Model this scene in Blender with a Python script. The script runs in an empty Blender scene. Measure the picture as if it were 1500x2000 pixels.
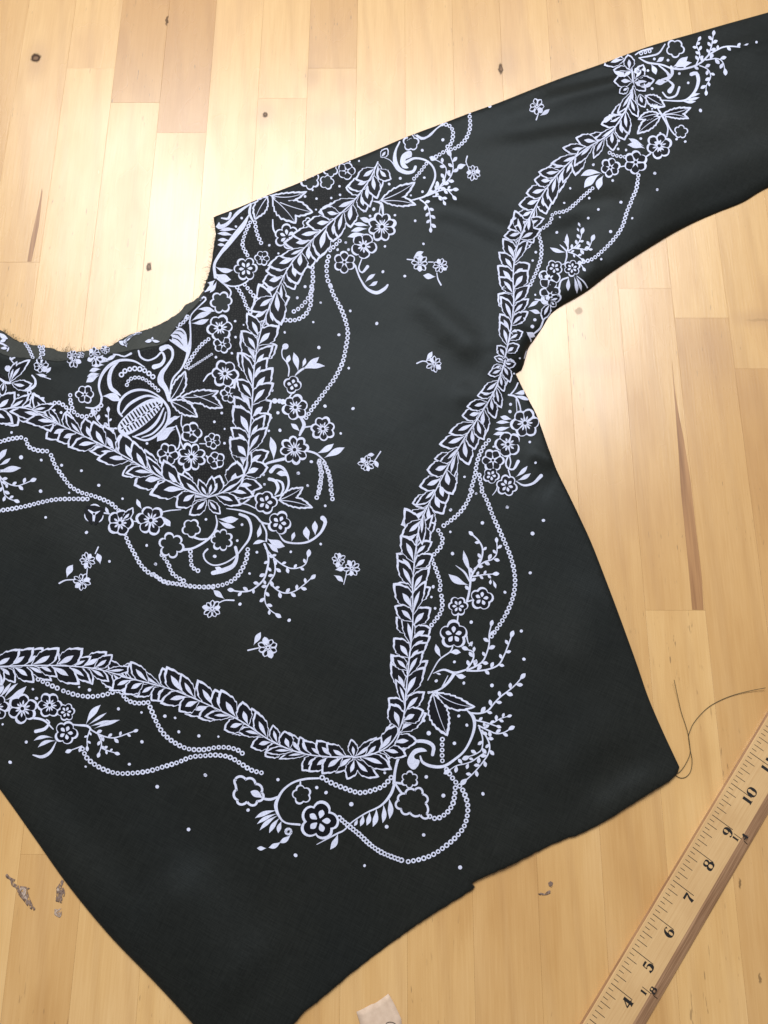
import bpy, bmesh, math, random
import numpy as np
from mathutils import Vector, Matrix, geometry, kdtree

# ------------------------------------------------------------------ camera, world, light, exposure
scene = bpy.context.scene
CAM_H = 0.601
F_PX, W_PX, H_PX = 1617.0, 1500.0, 2000.0
PITCH, YAW, ROLL = 0.28646, 0.02891, -0.02481
CAM_R = Matrix.Rotation(YAW, 3, 'Z') @ Matrix.Rotation(PITCH, 3, 'X') @ Matrix.Rotation(ROLL, 3, 'Z')
cam_data = bpy.data.cameras.new('camera')
cam_data.sensor_fit = 'VERTICAL'
cam_data.sensor_height = 36.0
cam_data.lens = 36.0 * F_PX / H_PX
cam_data.clip_start = 0.02
cam_data.clip_end = 50.0
cam = bpy.data.objects.new('camera', cam_data)
M4 = CAM_R.to_4x4()
M4.translation = (0.0, 0.0, CAM_H)
cam.matrix_world = M4
scene.collection.objects.link(cam)
scene.camera = cam

world = bpy.data.worlds.new('World')
scene.world = world
world.use_nodes = True
bg = world.node_tree.nodes['Background']
bg.inputs['Color'].default_value = (1.0, 0.96, 0.90, 1)
bg.inputs['Strength'].default_value = 0.24

def area(name, loc, target, sx, sy, power, col):
    l = bpy.data.lights.new(name, 'AREA')
    l.shape = 'RECTANGLE'; l.size = sx; l.size_y = sy
    l.energy = power; l.color = col
    o = bpy.data.objects.new(name, l)
    o.location = loc
    o.rotation_euler = (Vector(target) - Vector(loc)).to_track_quat('-Z', 'Y').to_euler()
    scene.collection.objects.link(o)
    return o
# the window of the room beyond the far side of the table
area('window_light', (-0.12, 1.65, 2.18), (-0.12, 0.25, 0.83), 2.2, 1.30, 97.0, (0.93, 0.97, 1.0))
# weak fill lamp added on the left to brighten the cloth's rolled edge
area('side_fill_light', (-2.3, 0.35, 1.15), (0.0, 0.2, 0.0), 1.1, 0.9, 7.0, (0.90, 0.96, 1.0))

scene.view_settings.view_transform = 'Standard'
scene.view_settings.look = 'None'
scene.view_settings.exposure = 0.0
scene.view_settings.gamma = 1.0
scene.view_settings.use_curve_mapping = False
scene.cycles.use_denoising = True

rng = random.Random(7)
nrg = np.random.default_rng(5)
COL = scene.collection

# ------------------------------------------------------------------ plan coordinates
# traced points (photo units) -> points of the table plane at height z
CR = np.array(CAM_R)
def plan(P, z=0.0):
    P = np.asarray(P, float).reshape(-1, 2)
    d = np.stack([(P[:, 0] - W_PX / 2) / F_PX, -(P[:, 1] - H_PX / 2) / F_PX, -np.ones(len(P))], 1) @ CR.T
    t = (CAM_H - np.asarray(z)) / -d[:, 2]
    return d[:, :2] * t[:, None]

def catmull(pts, step, closed=False):
    pts = [np.asarray(p, float) for p in pts]
    n = len(pts)
    if n == 2 and not closed:
        k = max(2, int(np.linalg.norm(pts[1] - pts[0]) / step) + 1)
        return np.array([pts[0] + (pts[1] - pts[0]) * i / (k - 1) for i in range(k)])
    out = []
    segs = n if closed else n - 1
    for i in range(segs):
        p1, p2 = pts[i], pts[(i + 1) % n]
        p0 = pts[(i - 1) % n] if closed or i > 0 else 2 * p1 - p2
        p3 = pts[(i + 2) % n] if closed or i + 2 < n else 2 * p2 - p1
        k = max(2, int(np.linalg.norm(p2[:2] - p1[:2]) / step))
        for j in range(k):
            t = j / k
            out.append(0.5 * ((2 * p1) + (-p0 + p2) * t + (2 * p0 - 5 * p1 + 4 * p2 - p3) * t * t + (-p0 + 3 * p1 - 3 * p2 + p3) * t ** 3))
    if not closed:
        out.append(pts[-1])
    return np.array(out)

def resample(P, step):
    d = np.hypot(*np.diff(P, axis=0).T)
    s = np.concatenate([[0], np.cumsum(d)])
    n = max(2, int(round(s[-1] / step)) + 1)
    q = np.linspace(0, s[-1], n)
    return np.stack([np.interp(q, s, P[:, 0]), np.interp(q, s, P[:, 1])], 1)

# ------------------------------------------------------------------ materials
def new_mat(name):
    m = bpy.data.materials.new(name)
    m.use_nodes = True
    nt = m.node_tree
    b = nt.nodes['Principled BSDF']
    return m, nt, b
def N(nt, t, **kw):
    n = nt.nodes.new(t)
    for k, v in kw.items():
        setattr(n, k, v)
    return n
def setv(n, **kw):
    for k, v in kw.items():
        n.inputs[k.replace('_', ' ')].default_value = v
def ramp(nt, stops):
    r = nt.nodes.new('ShaderNodeValToRGB')
    e = r.color_ramp.elements
    e[0].position, e[0].color = stops[0][0], (*stops[0][1], 1)
    e[1].position, e[1].color = stops[-1][0], (*stops[-1][1], 1)
    for p, c in stops[1:-1]:
        x = e.new(p); x.color = (*c, 1)
    return r
def mixc(nt, fac, a, b, mode='MIX'):
    m = nt.nodes.new('ShaderNodeMix'); m.data_type = 'RGBA'; m.blend_type = mode
    L = nt.links
    for sock, v in ((m.inputs[0], fac), (m.inputs[6], a), (m.inputs[7], b)):
        if hasattr(v, 'is_linked') or hasattr(v, 'links'):
            L.new(v, sock)
        elif isinstance(v, (int, float)):
            sock.default_value = v
        else:
            sock.default_value = (*v, 1)
    return m.outputs[2]
def math_(nt, op, a, b=None, c=None, clamp=False):
    m = nt.nodes.new('ShaderNodeMath'); m.operation = op; m.use_clamp = clamp
    for i, v in enumerate((a, b, c)):
        if v is None: continue
        if hasattr(v, 'links'): nt.links.new(v, m.inputs[i])
        else: m.inputs[i].default_value = v
    return m.outputs[0]

# marks in the timber: (photo x, photo y, length along grain m, width m, strength, kind)
KNOTS = [(70, 113, .0060, .0055, 1.0), (518, 224, .0034, .0030, .91), (978, 134, .0075, .0024, .91),
         (291, 521, .0050, .0028, .91), (1130, 608, .0040, .0038, .45), (1484, 1912, .0036, .0010, .6),
         (1445, 1727, .0042, .0011, .65), (1484, 625, .0014, .0130, .16), (326, 40, .0075, .0016, .8)]
BLUSH = [(72, 120, .034, .014, .34), (518, 224, .022, .014, .38), (990, 125, .034, .014, .36), (340, 520, .014, .034, .32),
         (1482, 622, .012, .036, .26), (1170, 716, .014, .040, .20), (610, 150, .022, .012, .36), (1400, 690, .040, .030, .24),
         (680, 160, .022, .020, .18), (640, 235, .018, .022, .22), (1480, 770, .04, .04, .16), (1190, 800, .05, .03, .12)]
def wood_material():
    m, nt, b = new_mat('maple_block')
    L = nt.links
    geo = N(nt, 'ShaderNodeNewGeometry')
    oi = N(nt, 'ShaderNodeObjectInfo')
    off = N(nt, 'ShaderNodeVectorMath', operation='MULTIPLY_ADD')
    L.new(oi.outputs['Random'], off.inputs[0])
    off.inputs[1].default_value = (13.7, 41.3, 7.9)
    L.new(geo.outputs['Position'], off.inputs[2])
    def mapped(scale):
        mp = N(nt, 'ShaderNodeMapping'); mp.inputs['Scale'].default_value = scale
        L.new(off.outputs[0], mp.inputs['Vector']); return mp.outputs[0]
    def noise(scale_vec, sc, det=4, rough=.55, dist=0.0):
        n = N(nt, 'ShaderNodeTexNoise'); setv(n, Scale=sc, Detail=det, Roughness=rough, Distortion=dist)
        L.new(mapped(scale_vec), n.inputs['Vector']); return n.outputs['Fac']
    tone = N(nt, 'ShaderNodeAttribute', attribute_type='OBJECT', attribute_name='tone')
    cloud = noise((1, .35, 1), 22, 3, .5)
    fine = noise((1, .035, 1), 900, 3, .6)
    band = noise((1, .06, 1), 130, 3, .55, .4)
    # cathedral growth rings
    wv = N(nt, 'ShaderNodeTexWave', wave_type='RINGS', rings_direction='Z')
    setv(wv, Scale=13.0, Distortion=4.0, Detail=2.0, Detail_Scale=1.2)
    L.new(mapped((1.0, .16, 1)), wv.inputs['Vector'])
    rings = ramp(nt, [(0.0, (0, 0, 0)), (.76, (0, 0, 0)), (1.0, (1, 1, 1))])
    L.new(wv.outputs['Fac'], rings.inputs[0])
    base = ramp(nt, [(0.28, (.755, .492, .232)), (.52, (.72, .450, .190)), (.72, (.63, .368, .140))])
    L.new(cloud, base.inputs[0])
    c = base.outputs[0]
    c = mixc(nt, math_(nt, 'MULTIPLY', rings.outputs[0], .16), c, (.47, .26, .11))
    rb = ramp(nt, [(.35, (1, 1, 1)), (.75, (.92, .88, .82))]); L.new(band, rb.inputs[0])
    c = mixc(nt, .8, c, rb.outputs[0], 'MULTIPLY')
    rf = ramp(nt, [(.3, (1, 1, 1)), (.8, (.90, .86, .80))]); L.new(fine, rf.inputs[0])
    c = mixc(nt, .95, c, rf.outputs[0], 'MULTIPLY')
    # tone of the single stave
    dark = mixc(nt, 1.0, c, (.66, .53, .41), 'MULTIPLY')
    c = mixc(nt, tone.outputs['Fac'], c, dark)
    # short dark pores and mineral flecks
    fl = noise((1, .13, 1), 620, 2, .5)
    fm = noise((1, .6, 1), 14, 2, .5)
    r1 = ramp(nt, [(.67, (0, 0, 0)), (.73, (1, 1, 1))]); L.new(fl, r1.inputs[0])
    r2 = ramp(nt, [(.50, (0, 0, 0)), (.64, (1, 1, 1))]); L.new(fm, r2.inputs[0])
    pf = math_(nt, 'MULTIPLY', math_(nt, 'MULTIPLY', r1.outputs[0], r2.outputs[0]), .72)
    c = mixc(nt, pf, c, (.22, .125, .055))
    wob = N(nt, 'ShaderNodeTexNoise'); setv(wob, Scale=260.0, Detail=2.0)
    L.new(geo.outputs['Position'], wob.inputs['Vector'])
    wsub = N(nt, 'ShaderNodeVectorMath', operation='SUBTRACT'); L.new(wob.outputs['Color'], wsub.inputs[0]); wsub.inputs[1].default_value = (.5, .5, .5)
    wsc = N(nt, 'ShaderNodeVectorMath', operation='SCALE'); L.new(wsub.outputs[0], wsc.inputs[0]); wsc.inputs['Scale'].default_value = .0035
    wpos = N(nt, 'ShaderNodeVectorMath', operation='ADD'); L.new(geo.outputs['Position'], wpos.inputs[0]); L.new(wsc.outputs[0], wpos.inputs[1])
    def ell(px, py, ly, lx):
        p = plan([(px, py)])[0]
        s = N(nt, 'ShaderNodeVectorMath', operation='SUBTRACT'); L.new(wpos.outputs[0], s.inputs[0]); s.inputs[1].default_value = (p[0], p[1], 0)
        k = N(nt, 'ShaderNodeVectorMath', operation='MULTIPLY'); L.new(s.outputs[0], k.inputs[0]); k.inputs[1].default_value = (1 / lx, 1 / ly, 0)
        d = N(nt, 'ShaderNodeVectorMath', operation='LENGTH'); L.new(k.outputs[0], d.inputs[0])
        return d.outputs['Value']
    def fall(d, a, bb, k):
        mr = N(nt, 'ShaderNodeMapRange', interpolation_type='SMOOTHSTEP'); L.new(d, mr.inputs[0])
        mr.inputs[1].default_value = a; mr.inputs[2].default_value = bb; mr.inputs[3].default_value = k; mr.inputs[4].default_value = 0
        return mr.outputs[0]
    for px, py, ly, lx, k in BLUSH:
        c = mixc(nt, fall(ell(px, py, ly, lx), .1, 1.0, min(.8, k * 1.25)), c, (.42, .225, .105))
    spec = None
    for px, py, ly, lx, k in KNOTS:
        d = ell(px, py, ly, lx)
        fk = fall(d, .55, 1.05, k * .95)
        c = mixc(nt, fk, c, (.030, .014, .010))
        spec = fk if spec is None else math_(nt, 'MAXIMUM', spec, fk)
        if k > .9:
            c = mixc(nt, fall(d, .15, .5, .55), c, (.34, .20, .12))
    L.new(c, b.inputs['Base Color'])
    rr = ramp(nt, [(.3, (.22, .22, .22)), (.75, (.32, .32, .32))]); L.new(cloud, rr.inputs[0])
    L.new(rr.outputs[0], b.inputs['Roughness'])
    L.new(math_(nt, 'MULTIPLY_ADD', spec, -.74, .78), b.inputs['Specular IOR Level'])
    bp = N(nt, 'ShaderNodeBump'); setv(bp, Strength=.12, Distance=.0004)
    L.new(fine, bp.inputs['Height']); L.new(bp.outputs[0], b.inputs['Normal'])
    return m
def streak_material():
    m, nt, b = new_mat('heartwood_streak')
    L = nt.links
    geo = N(nt, 'ShaderNodeNewGeometry')
    mp = N(nt, 'ShaderNodeMapping'); mp.inputs['Scale'].default_value = (1, .03, 1); mp.inputs['Rotation'].default_value = (0, 0, .03)
    L.new(geo.outputs['Position'], mp.inputs['Vector'])
    n = N(nt, 'ShaderNodeTexNoise'); setv(n, Scale=420.0, Detail=3.0)
    L.new(mp.outputs[0], n.inputs['Vector'])
    r = ramp(nt, [(.3, (.46, .235, .095)), (.7, (.27, .125, .05))]); L.new(n.outputs['Fac'], r.inputs[0])
    L.new(r.outputs[0], b.inputs['Base Color'])
    b.inputs['Roughness'].default_value = .33
    return m
def cloth_material(name, c0, c1, rough, sheen, sheen_tint, spec):
    m, nt, b = new_mat(name)
    L = nt.links
    geo = N(nt, 'ShaderNodeNewGeometry')
    n = N(nt, 'ShaderNodeTexNoise'); setv(n, Scale=9.0, Detail=3.0)
    L.new(geo.outputs['Position'], n.inputs['Vector'])
    # plain weave: fine crossed threads
    mp = N(nt, 'ShaderNodeMapping'); mp.inputs['Rotation'].default_value = (0, 0, .45)
    L.new(geo.outputs['Position'], mp.inputs['Vector'])
    mx = N(nt, 'ShaderNodeMapping'); mx.inputs['Scale'].default_value = (1, .06, 1); L.new(mp.outputs[0], mx.inputs['Vector'])
    my = N(nt, 'ShaderNodeMapping'); my.inputs['Scale'].default_value = (.06, 1, 1); L.new(mp.outputs[0], my.inputs['Vector'])
    t1 = N(nt, 'ShaderNodeTexNoise'); setv(t1, Scale=1500.0, Detail=1.0); L.new(mx.outputs[0], t1.inputs['Vector'])
    t2 = N(nt, 'ShaderNodeTexNoise'); setv(t2, Scale=1500.0, Detail=1.0); L.new(my.outputs[0], t2.inputs['Vector'])
    weave = math_(nt, 'ADD', t1.outputs['Fac'], t2.outputs['Fac'])
    r = ramp(nt, [(.35, c0), (.7, c1)]); L.new(n.outputs['Fac'], r.inputs[0])
    wr = ramp(nt, [(.32, (.76, .76, .76)), (.68, (1.24, 1.24, 1.24))]); L.new(math_(nt, 'MULTIPLY', weave, .5), wr.inputs[0])
    L.new(mixc(nt, 1.0, r.outputs[0], wr.outputs[0], 'MULTIPLY'), b.inputs['Base Color'])
    b.inputs['Roughness'].default_value = rough
    b.inputs['Specular IOR Level'].default_value = spec
    b.inputs['Sheen Weight'].default_value = sheen
    b.inputs['Sheen Roughness'].default_value = .3
    b.inputs['Specular Tint'].default_value = (.86, .95, 1.0, 1)
    b.inputs['Sheen Tint'].default_value = (*sheen_tint, 1)
    bp = N(nt, 'ShaderNodeBump'); setv(bp, Strength=.25, Distance=.0002)
    L.new(weave, bp.inputs['Height'])
    wr_ = N(nt, 'ShaderNodeTexNoise'); setv(wr_, Scale=20.0, Detail=3.0, Roughness=.45, Distortion=.3)
    L.new(mp.outputs[0], wr_.inputs['Vector'])
    b2 = N(nt, 'ShaderNodeBump'); setv(b2, Strength=.30, Distance=.0020)
    L.new(wr_.outputs['Fac'], b2.inputs['Height']); L.new(bp.outputs[0], b2.inputs['Normal']); L.new(b2.outputs[0], b.inputs['Normal'])
    return m
def plain(name, col, rough, spec=.5, var=0.0, scale=300.0, col2=None):
    m, nt, b = new_mat(name)
    b.inputs['Roughness'].default_value = rough
    b.inputs['Specular IOR Level'].default_value = spec
    geo = N(nt, 'ShaderNodeNewGeometry')
    n = N(nt, 'ShaderNodeTexNoise'); setv(n, Scale=scale, Detail=3.0)
    nt.links.new(geo.outputs['Position'], n.inputs['Vector'])
    c2 = col2 or tuple(x * (1 - var) for x in col)
    r = ramp(nt, [(.35, col), (.7, c2)]); nt.links.new(n.outputs['Fac'], r.inputs[0])
    nt.links.new(r.outputs[0], b.inputs['Base Color'])
    return m
def print_material():
    m, nt, b = new_mat('white_print')
    L = nt.links
    geo = N(nt, 'ShaderNodeNewGeometry')
    n1 = N(nt, 'ShaderNodeTexNoise'); setv(n1, Scale=55.0, Detail=2.0); L.new(geo.outputs['Position'], n1.inputs['Vector'])
    n2 = N(nt, 'ShaderNodeTexNoise'); setv(n2, Scale=1300.0, Detail=1.0); L.new(geo.outputs['Position'], n2.inputs['Vector'])
    r1 = ramp(nt, [(.32, (.68, .70, .87)), (.68, (.60, .61, .76))]); L.new(n1.outputs['Fac'], r1.inputs[0])
    r2 = ramp(nt, [(.30, (1.06, 1.06, 1.06)), (.72, (.80, .80, .82))]); L.new(n2.outputs['Fac'], r2.inputs[0])
    L.new(mixc(nt, 1.0, r1.outputs[0], r2.outputs[0], 'MULTIPLY'), b.inputs['Base Color'])
    b.inputs['Roughness'].default_value = .6
    b.inputs['Specular IOR Level'].default_value = .15
    bp = N(nt, 'ShaderNodeBump'); setv(bp, Strength=.3, Distance=.0002); L.new(n2.outputs['Fac'], bp.inputs['Height']); L.new(bp.outputs[0], b.inputs['Normal'])
    return m
def net_material():
    m, nt, b = new_mat('black_net_print')
    L = nt.links
    geo = N(nt, 'ShaderNodeNewGeometry')
    v = N(nt, 'ShaderNodeTexVoronoi', feature='DISTANCE_TO_EDGE'); setv(v, Scale=470.0, Randomness=.75)
    L.new(geo.outputs['Position'], v.inputs['Vector'])
    r = ramp(nt, [(.11, (.0016, .0016, .0024)), (.24, (.0135, .0135, .0132))]); L.new(v.outputs['Distance'], r.inputs[0])
    L.new(r.outputs[0], b.inputs['Base Color'])
    b.inputs['Roughness'].default_value = .55
    b.inputs['Specular IOR Level'].default_value = .12
    return m
M_WOOD = wood_material()
M_STREAK = streak_material()
M_CLOTH = cloth_material('charcoal_silk', (.0116, .0126, .0118), (.0152, .0156, .0136), .44, .06, (.62, .85, 1.0), .10)
M_INSIDE = cloth_material('silk_wrong_side', (.030, .029, .022), (.040, .037, .028), .6, .15, (1, .95, .85), .3)
M_WHITE = print_material()
M_BLACK = plain('black_print', (.0064, .0064, .0098), .5, .10, .2)
M_NET = net_material()
MATS = [M_WHITE, M_BLACK, M_NET, M_CLOTH]
WHITE, BLACK, NETM, GROUND = 0, 1, 2, 3

# ------------------------------------------------------------------ object helpers
def mesh_obj(name, verts, faces, mats, parent=None, mat_idx=None, smooth=True):
    V = np.asarray(verts, float)
    c = np.zeros(3) if len(V) == 0 else np.array([(V[:, 0].min() + V[:, 0].max()) / 2, (V[:, 1].min() + V[:, 1].max()) / 2, V[:, 2].min()])
    me = bpy.data.meshes.new(name)
    me.from_pydata([tuple(v) for v in (V - c)], [], faces)
    for m in (mats if isinstance(mats, list) else [mats]):
        me.materials.append(m)
    if mat_idx is not None:
        me.polygons.foreach_set('material_index', mat_idx)
    if smooth:
        me.polygons.foreach_set('use_smooth', [True] * len(me.polygons))
    me.update()
    o = bpy.data.objects.new(name, me)
    COL.objects.link(o)
    pw = ORIG.get(parent.name, (0, 0, 0)) if parent else (0, 0, 0)
    o.location = (c[0] - pw[0], c[1] - pw[1], c[2] - pw[2])
    o.parent = parent
    ORIG[o.name] = tuple(c)
    return o
ORIG = {}
def empty(name, loc):
    o = bpy.data.objects.new(name, None)
    o.empty_display_size = .02
    o.location = loc
    COL.objects.link(o)
    ORIG[o.name] = tuple(loc)
    return o
def tag(o, label, cat=None, group=None, kind=None):
    if label: o['label'] = label
    if cat: o['category'] = cat
    if group: o['group'] = group
    if kind: o['kind'] = kind

# ------------------------------------------------------------------ table top of glued staves
PW = 0.0725 * CAM_H
X0 = -0.4881 * CAM_H
table = empty('table_top', (0, 0.2, -0.032))
tag(table, 'blond butcher block table top of glued maple staves', kind='structure')
def stave(xa, xb, ya, yb, tone):
    g, bv, t = .00003, .00007, .032
    xa += g; xb -= g; ya += g; yb -= g
    z1, z0 = nrg.uniform(-.00010, 0), -t
    v = [(xa, ya, z0), (xb, ya, z0), (xb, yb, z0), (xa, yb, z0), (xa, ya, z1 - bv), (xb, ya, z1 - bv), (xb, yb, z1 - bv), (xa, yb, z1 - bv),
         (xa + bv, ya + bv, z1), (xb - bv, ya + bv, z1), (xb - bv, yb - bv, z1), (xa + bv, yb - bv, z1)]
    f = [(3, 2, 1, 0), (8, 9, 10, 11)]
    for i in range(4):
        j = (i + 1) % 4
        f += [(i, j, j + 4, i + 4), (i + 4, j + 4, j + 8, i + 8)]
    o = mesh_obj('stave', v, f, M_WOOD, table, smooth=False)
    o['tone'] = float(tone)
    return o
def jy(px, py): return float(plan([(px, py)])[0][1])
# row index -> joints (photo point on the joint) and tones from near to far
ROWS = {-1: ([jy(40, 512)], [.35, .12, .25]), 0: ([jy(180, 133)], [.40, .06, .14]), 1: ([jy(90, 1669), jy(260, 200)], [.34, .10, .70]),
        2: ([jy(350, 259)], [.20, .12, .74]), 3: ([], [.30, .02]), 4: ([jy(547, 192)], [.3, .04, .10]), 5: ([jy(645, 133)], [.30, .24, .52]),
        6: ([], [.2, .12]), 7: ([], [.15, .20]), 8: ([], [.2, .36]), 9: ([], [.3, .18]), 10: ([jy(1150, 1900)], [.25, .34]),
        11: ([jy(1325, 1192), jy(1258, 563)], [.26, .04, .30]), 12: ([jy(1370, 621)], [.30, .40, .02]), 13: ([jy(1470, 720)], [.28, .46, .20])}
YA, YB = -.42, 1.05
for k in range(-6, 21):
    xa = X0 + PW * (k - 0) ; xb = xa + PW
    js, tones = ROWS.get(k, ([], []))
    js = list(js)
    if not js or min(js) > .1: js.append(nrg.uniform(-.3, -.16))
    if max(js) < .5: js.append(nrg.uniform(.80, .98))
    js = [YA] + sorted(js) + [YB]
    tones = list(tones)
    for i in range(len(js) - 1):
        t = tones[i] if i < len(tones) else nrg.uniform(.05, .45)
        stave(xa, xb, js[i], js[i + 1], t)

def streak(poly, lab):
    P = plan(poly, 0.0)
    v = [(x, y, .00004) for x, y in P]
    o = mesh_obj('heartwood_streak', v, [tuple(range(len(v)))[::-1]], M_STREAK, table, smooth=False)
    # wide faces towards +Z
    bm = bmesh.new(); bm.from_mesh(o.data); bmesh.ops.recalc_face_normals(bm, faces=bm.faces)
    if bm.faces and sum(f.normal.z for f in bm.faces) < 0: bmesh.ops.reverse_faces(bm, faces=bm.faces)
    bm.to_mesh(o.data); bm.free()
    o['label'] = lab
streak([(82, 366), (83, 374), (76, 440), (68, 480), (61, 511), (53, 511), (60, 470), (71, 420), (78, 390)], 'narrow brown heartwood streak tapering away to a point')
streak([(1312, 700), (1318, 760), (1324, 800), (1336, 860), (1349, 940), (1360, 1040), (1370, 1120), (1374, 1191), (1352, 1191), (1344, 1100), (1336, 1020), (1330, 960), (1325, 880), (1319, 800)], 'long brown heartwood streak ending at a butt joint')

# ------------------------------------------------------------------ the blouse: outline, height of the cloth
NECK = [(-172, 440), (-168, 520), (-120, 610), (-50, 672), (-8, 686), (20, 697), (43, 699), (67, 701), (93, 704), (120, 706), (149, 701), (176, 697),
        (203, 693), (227, 690), (256, 685), (283, 680), (307, 676), (326, 668), (336, 653), (347, 637), (362, 620), (378, 603), (391, 587), (400, 567), (407, 544), (414, 507), (420, 470), (421, 452), (417, 425)]
SHOULDER = [(467, 405), (523, 381), (577, 360), (617, 342), (670, 319), (720, 299), (778, 274), (821, 257), (869, 239), (917, 221), (965, 204), (1026, 180),
            (1100, 151), (1177, 124), (1260, 93), (1356, 65), (1500, 24), (1640, -14), (1780, -45)]
CUFF = [(1800, 10), (1815, 130), (1800, 225)]
UNDER = [(1700, 280), (1600, 325), (1500, 366), (1452, 394), (1400, 415), (1350, 437), (1300, 464), (1233, 506), (1190, 535), (1151, 565), (1122, 583), (1097, 597), (1076, 613), (1061, 637), (1045, 661), (1033, 678), (1027, 697), (1023, 712), (1019, 722), (1007, 729)]
SIDE = [(1020, 756), (1033, 781), (1050, 815), (1073, 880), (1087, 917), (1111, 966), (1135, 1016), (1160, 1072), (1200, 1177), (1240, 1286), (1262, 1350), (1277, 1388), (1300, 1440), (1327, 1498)]
HEM = [(1325, 1508), (1311, 1523), (1280, 1543), (1241, 1567), (1205, 1590), (1169, 1611), (1135, 1628), (1100, 1640), (1072, 1652), (1046, 1665), (1010, 1684), (974, 1701), (948, 1712), (922, 1725), (927, 1732), (916, 1742),
       (877, 1766), (826, 1798), (790, 1823), (744, 1856), (700, 1890), (661, 1922), (625, 1952), (592, 1978), (574, 2000), (510, 2060), (470, 2090)]
LEFT = [(377, 2000), (300, 1917), (213, 1827), (133, 1730), (67, 1637), (0, 1543), (-100, 1412), (-230, 1240), (-400, 1050)]
FAR = [(-460, 900), (-470, 600), (-440, 340), (-300, 392)]
def outline_parts():
    segs = []
    for pts, kind in ((NECK, 'raw'), (SHOULDER, 'fold'), (CUFF, 'raw'), (UNDER, 'puff'), (SIDE, 'side'), (HEM, 'raw'), (LEFT, 'roll'), (FAR, 'raw')):
        segs.append((pts, kind))
    return segs
EDGE = {'raw': (.0020, .0013), 'fold': (.0050, .0004), 'puff': (.0075, .0004), 'side': (.0026, .0006), 'roll': (.0060, .0004)}   # rounding radius, height at the very edge
OUT, OUT_R, OUT_Z = [], [], []
allp = [(p, k) for pts, k in outline_parts() for p in pts]
_px = [p for p, k in allp]
for i, (p, k) in enumerate(allp):
    q, k2 = allp[(i + 1) % len(allp)]
    sharp = k in ('raw', 'fold', 'side') 
    a, b = np.array(p, float), np.array(q, float)
    p0 = np.array(allp[i - 1][0], float); p3 = np.array(allp[(i + 2) % len(allp)][0], float)
    same0 = allp[i - 1][1] == k; same3 = allp[(i + 2) % len(allp)][1] == k2 == k
    n = max(1, int(np.linalg.norm(b - a) / 6))
    for j in range(n):
        t = j / n
        m0 = (b - p0) / 2 if same0 and k == k2 else (b - a)
        m1 = (p3 - a) / 2 if same3 else (b - a)
        h00, h10, h01, h11 = 2 * t ** 3 - 3 * t * t + 1, t ** 3 - 2 * t * t + t, -2 * t ** 3 + 3 * t * t, t ** 3 - t * t
        pt = h00 * a + h10 * m0 + h01 * b + h11 * m1
        if k == 'raw' and k2 == 'raw':                      # raw cut edges waver by a thread or two
            pt = pt + nrg.normal(0, .4, 2)
        OUT.append(pt); OUT_R.append(EDGE[k][0]); OUT_Z.append(EDGE[k][1])
OUT = plan(np.array(OUT), .0008)
OUT_R = np.array(OUT_R); OUT_Z = np.array(OUT_Z)
ring = np.ones(21) / 21
def smooth_ring(a):
    return np.convolve(np.concatenate([a[-10:], a, a[:10]]), ring, 'valid')
OUT_R = smooth_ring(OUT_R); OUT_Z = smooth_ring(OUT_Z)

_sgn = 1.0 if np.sum(OUT[:, 0] * np.roll(OUT[:, 1], -1) - np.roll(OUT[:, 0], -1) * OUT[:, 1]) > 0 else -1.0
_D = np.roll(OUT, -1, 0) - OUT
_L2 = (_D ** 2).sum(1) + 1e-15
_SN = np.stack([-_D[:, 1], _D[:, 0]], 1) / np.sqrt(_L2)[:, None] * _sgn          # inward normals
_VN = _SN + np.roll(_SN, 1, 0)
KD = kdtree.KDTree(len(OUT))
for i, p in enumerate(OUT): KD.insert((p[0], p[1], 0.0), i)
KD.balance()
def edge_signed(P):
    """signed distance to the outline (inside positive), rounding radius and edge height there"""
    n = len(OUT)
    k = np.array([KD.find((p[0], p[1], 0.0))[1] for p in P]) if len(P) else np.zeros(0, int)
    best = np.full(len(P), 1e9); sg = np.ones(len(P))
    for off in (-2, -1, 0, 1):
        i = (k + off) % n
        t = ((P - OUT[i]) * _D[i]).sum(1) / _L2[i]
        tc = np.clip(t, 0, 1)
        c = OUT[i] + tc[:, None] * _D[i]
        d = np.hypot(*(P - c).T)
        nm = np.where((t <= 0)[:, None], _VN[i], np.where((t >= 1)[:, None], _VN[(i + 1) % n], _SN[i]))
        s_ = np.where(((P - c) * nm).sum(1) >= 0, 1.0, -1.0)
        m = d < best
        best = np.where(m, d, best); sg = np.where(m, s_, sg)
    return best * sg, OUT_R[k], OUT_Z[k]
def inside(P): return edge_signed(P)[0] > 0
def edge_info(P):
    d, r, z = edge_signed(P); return np.abs(d), r, z
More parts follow.
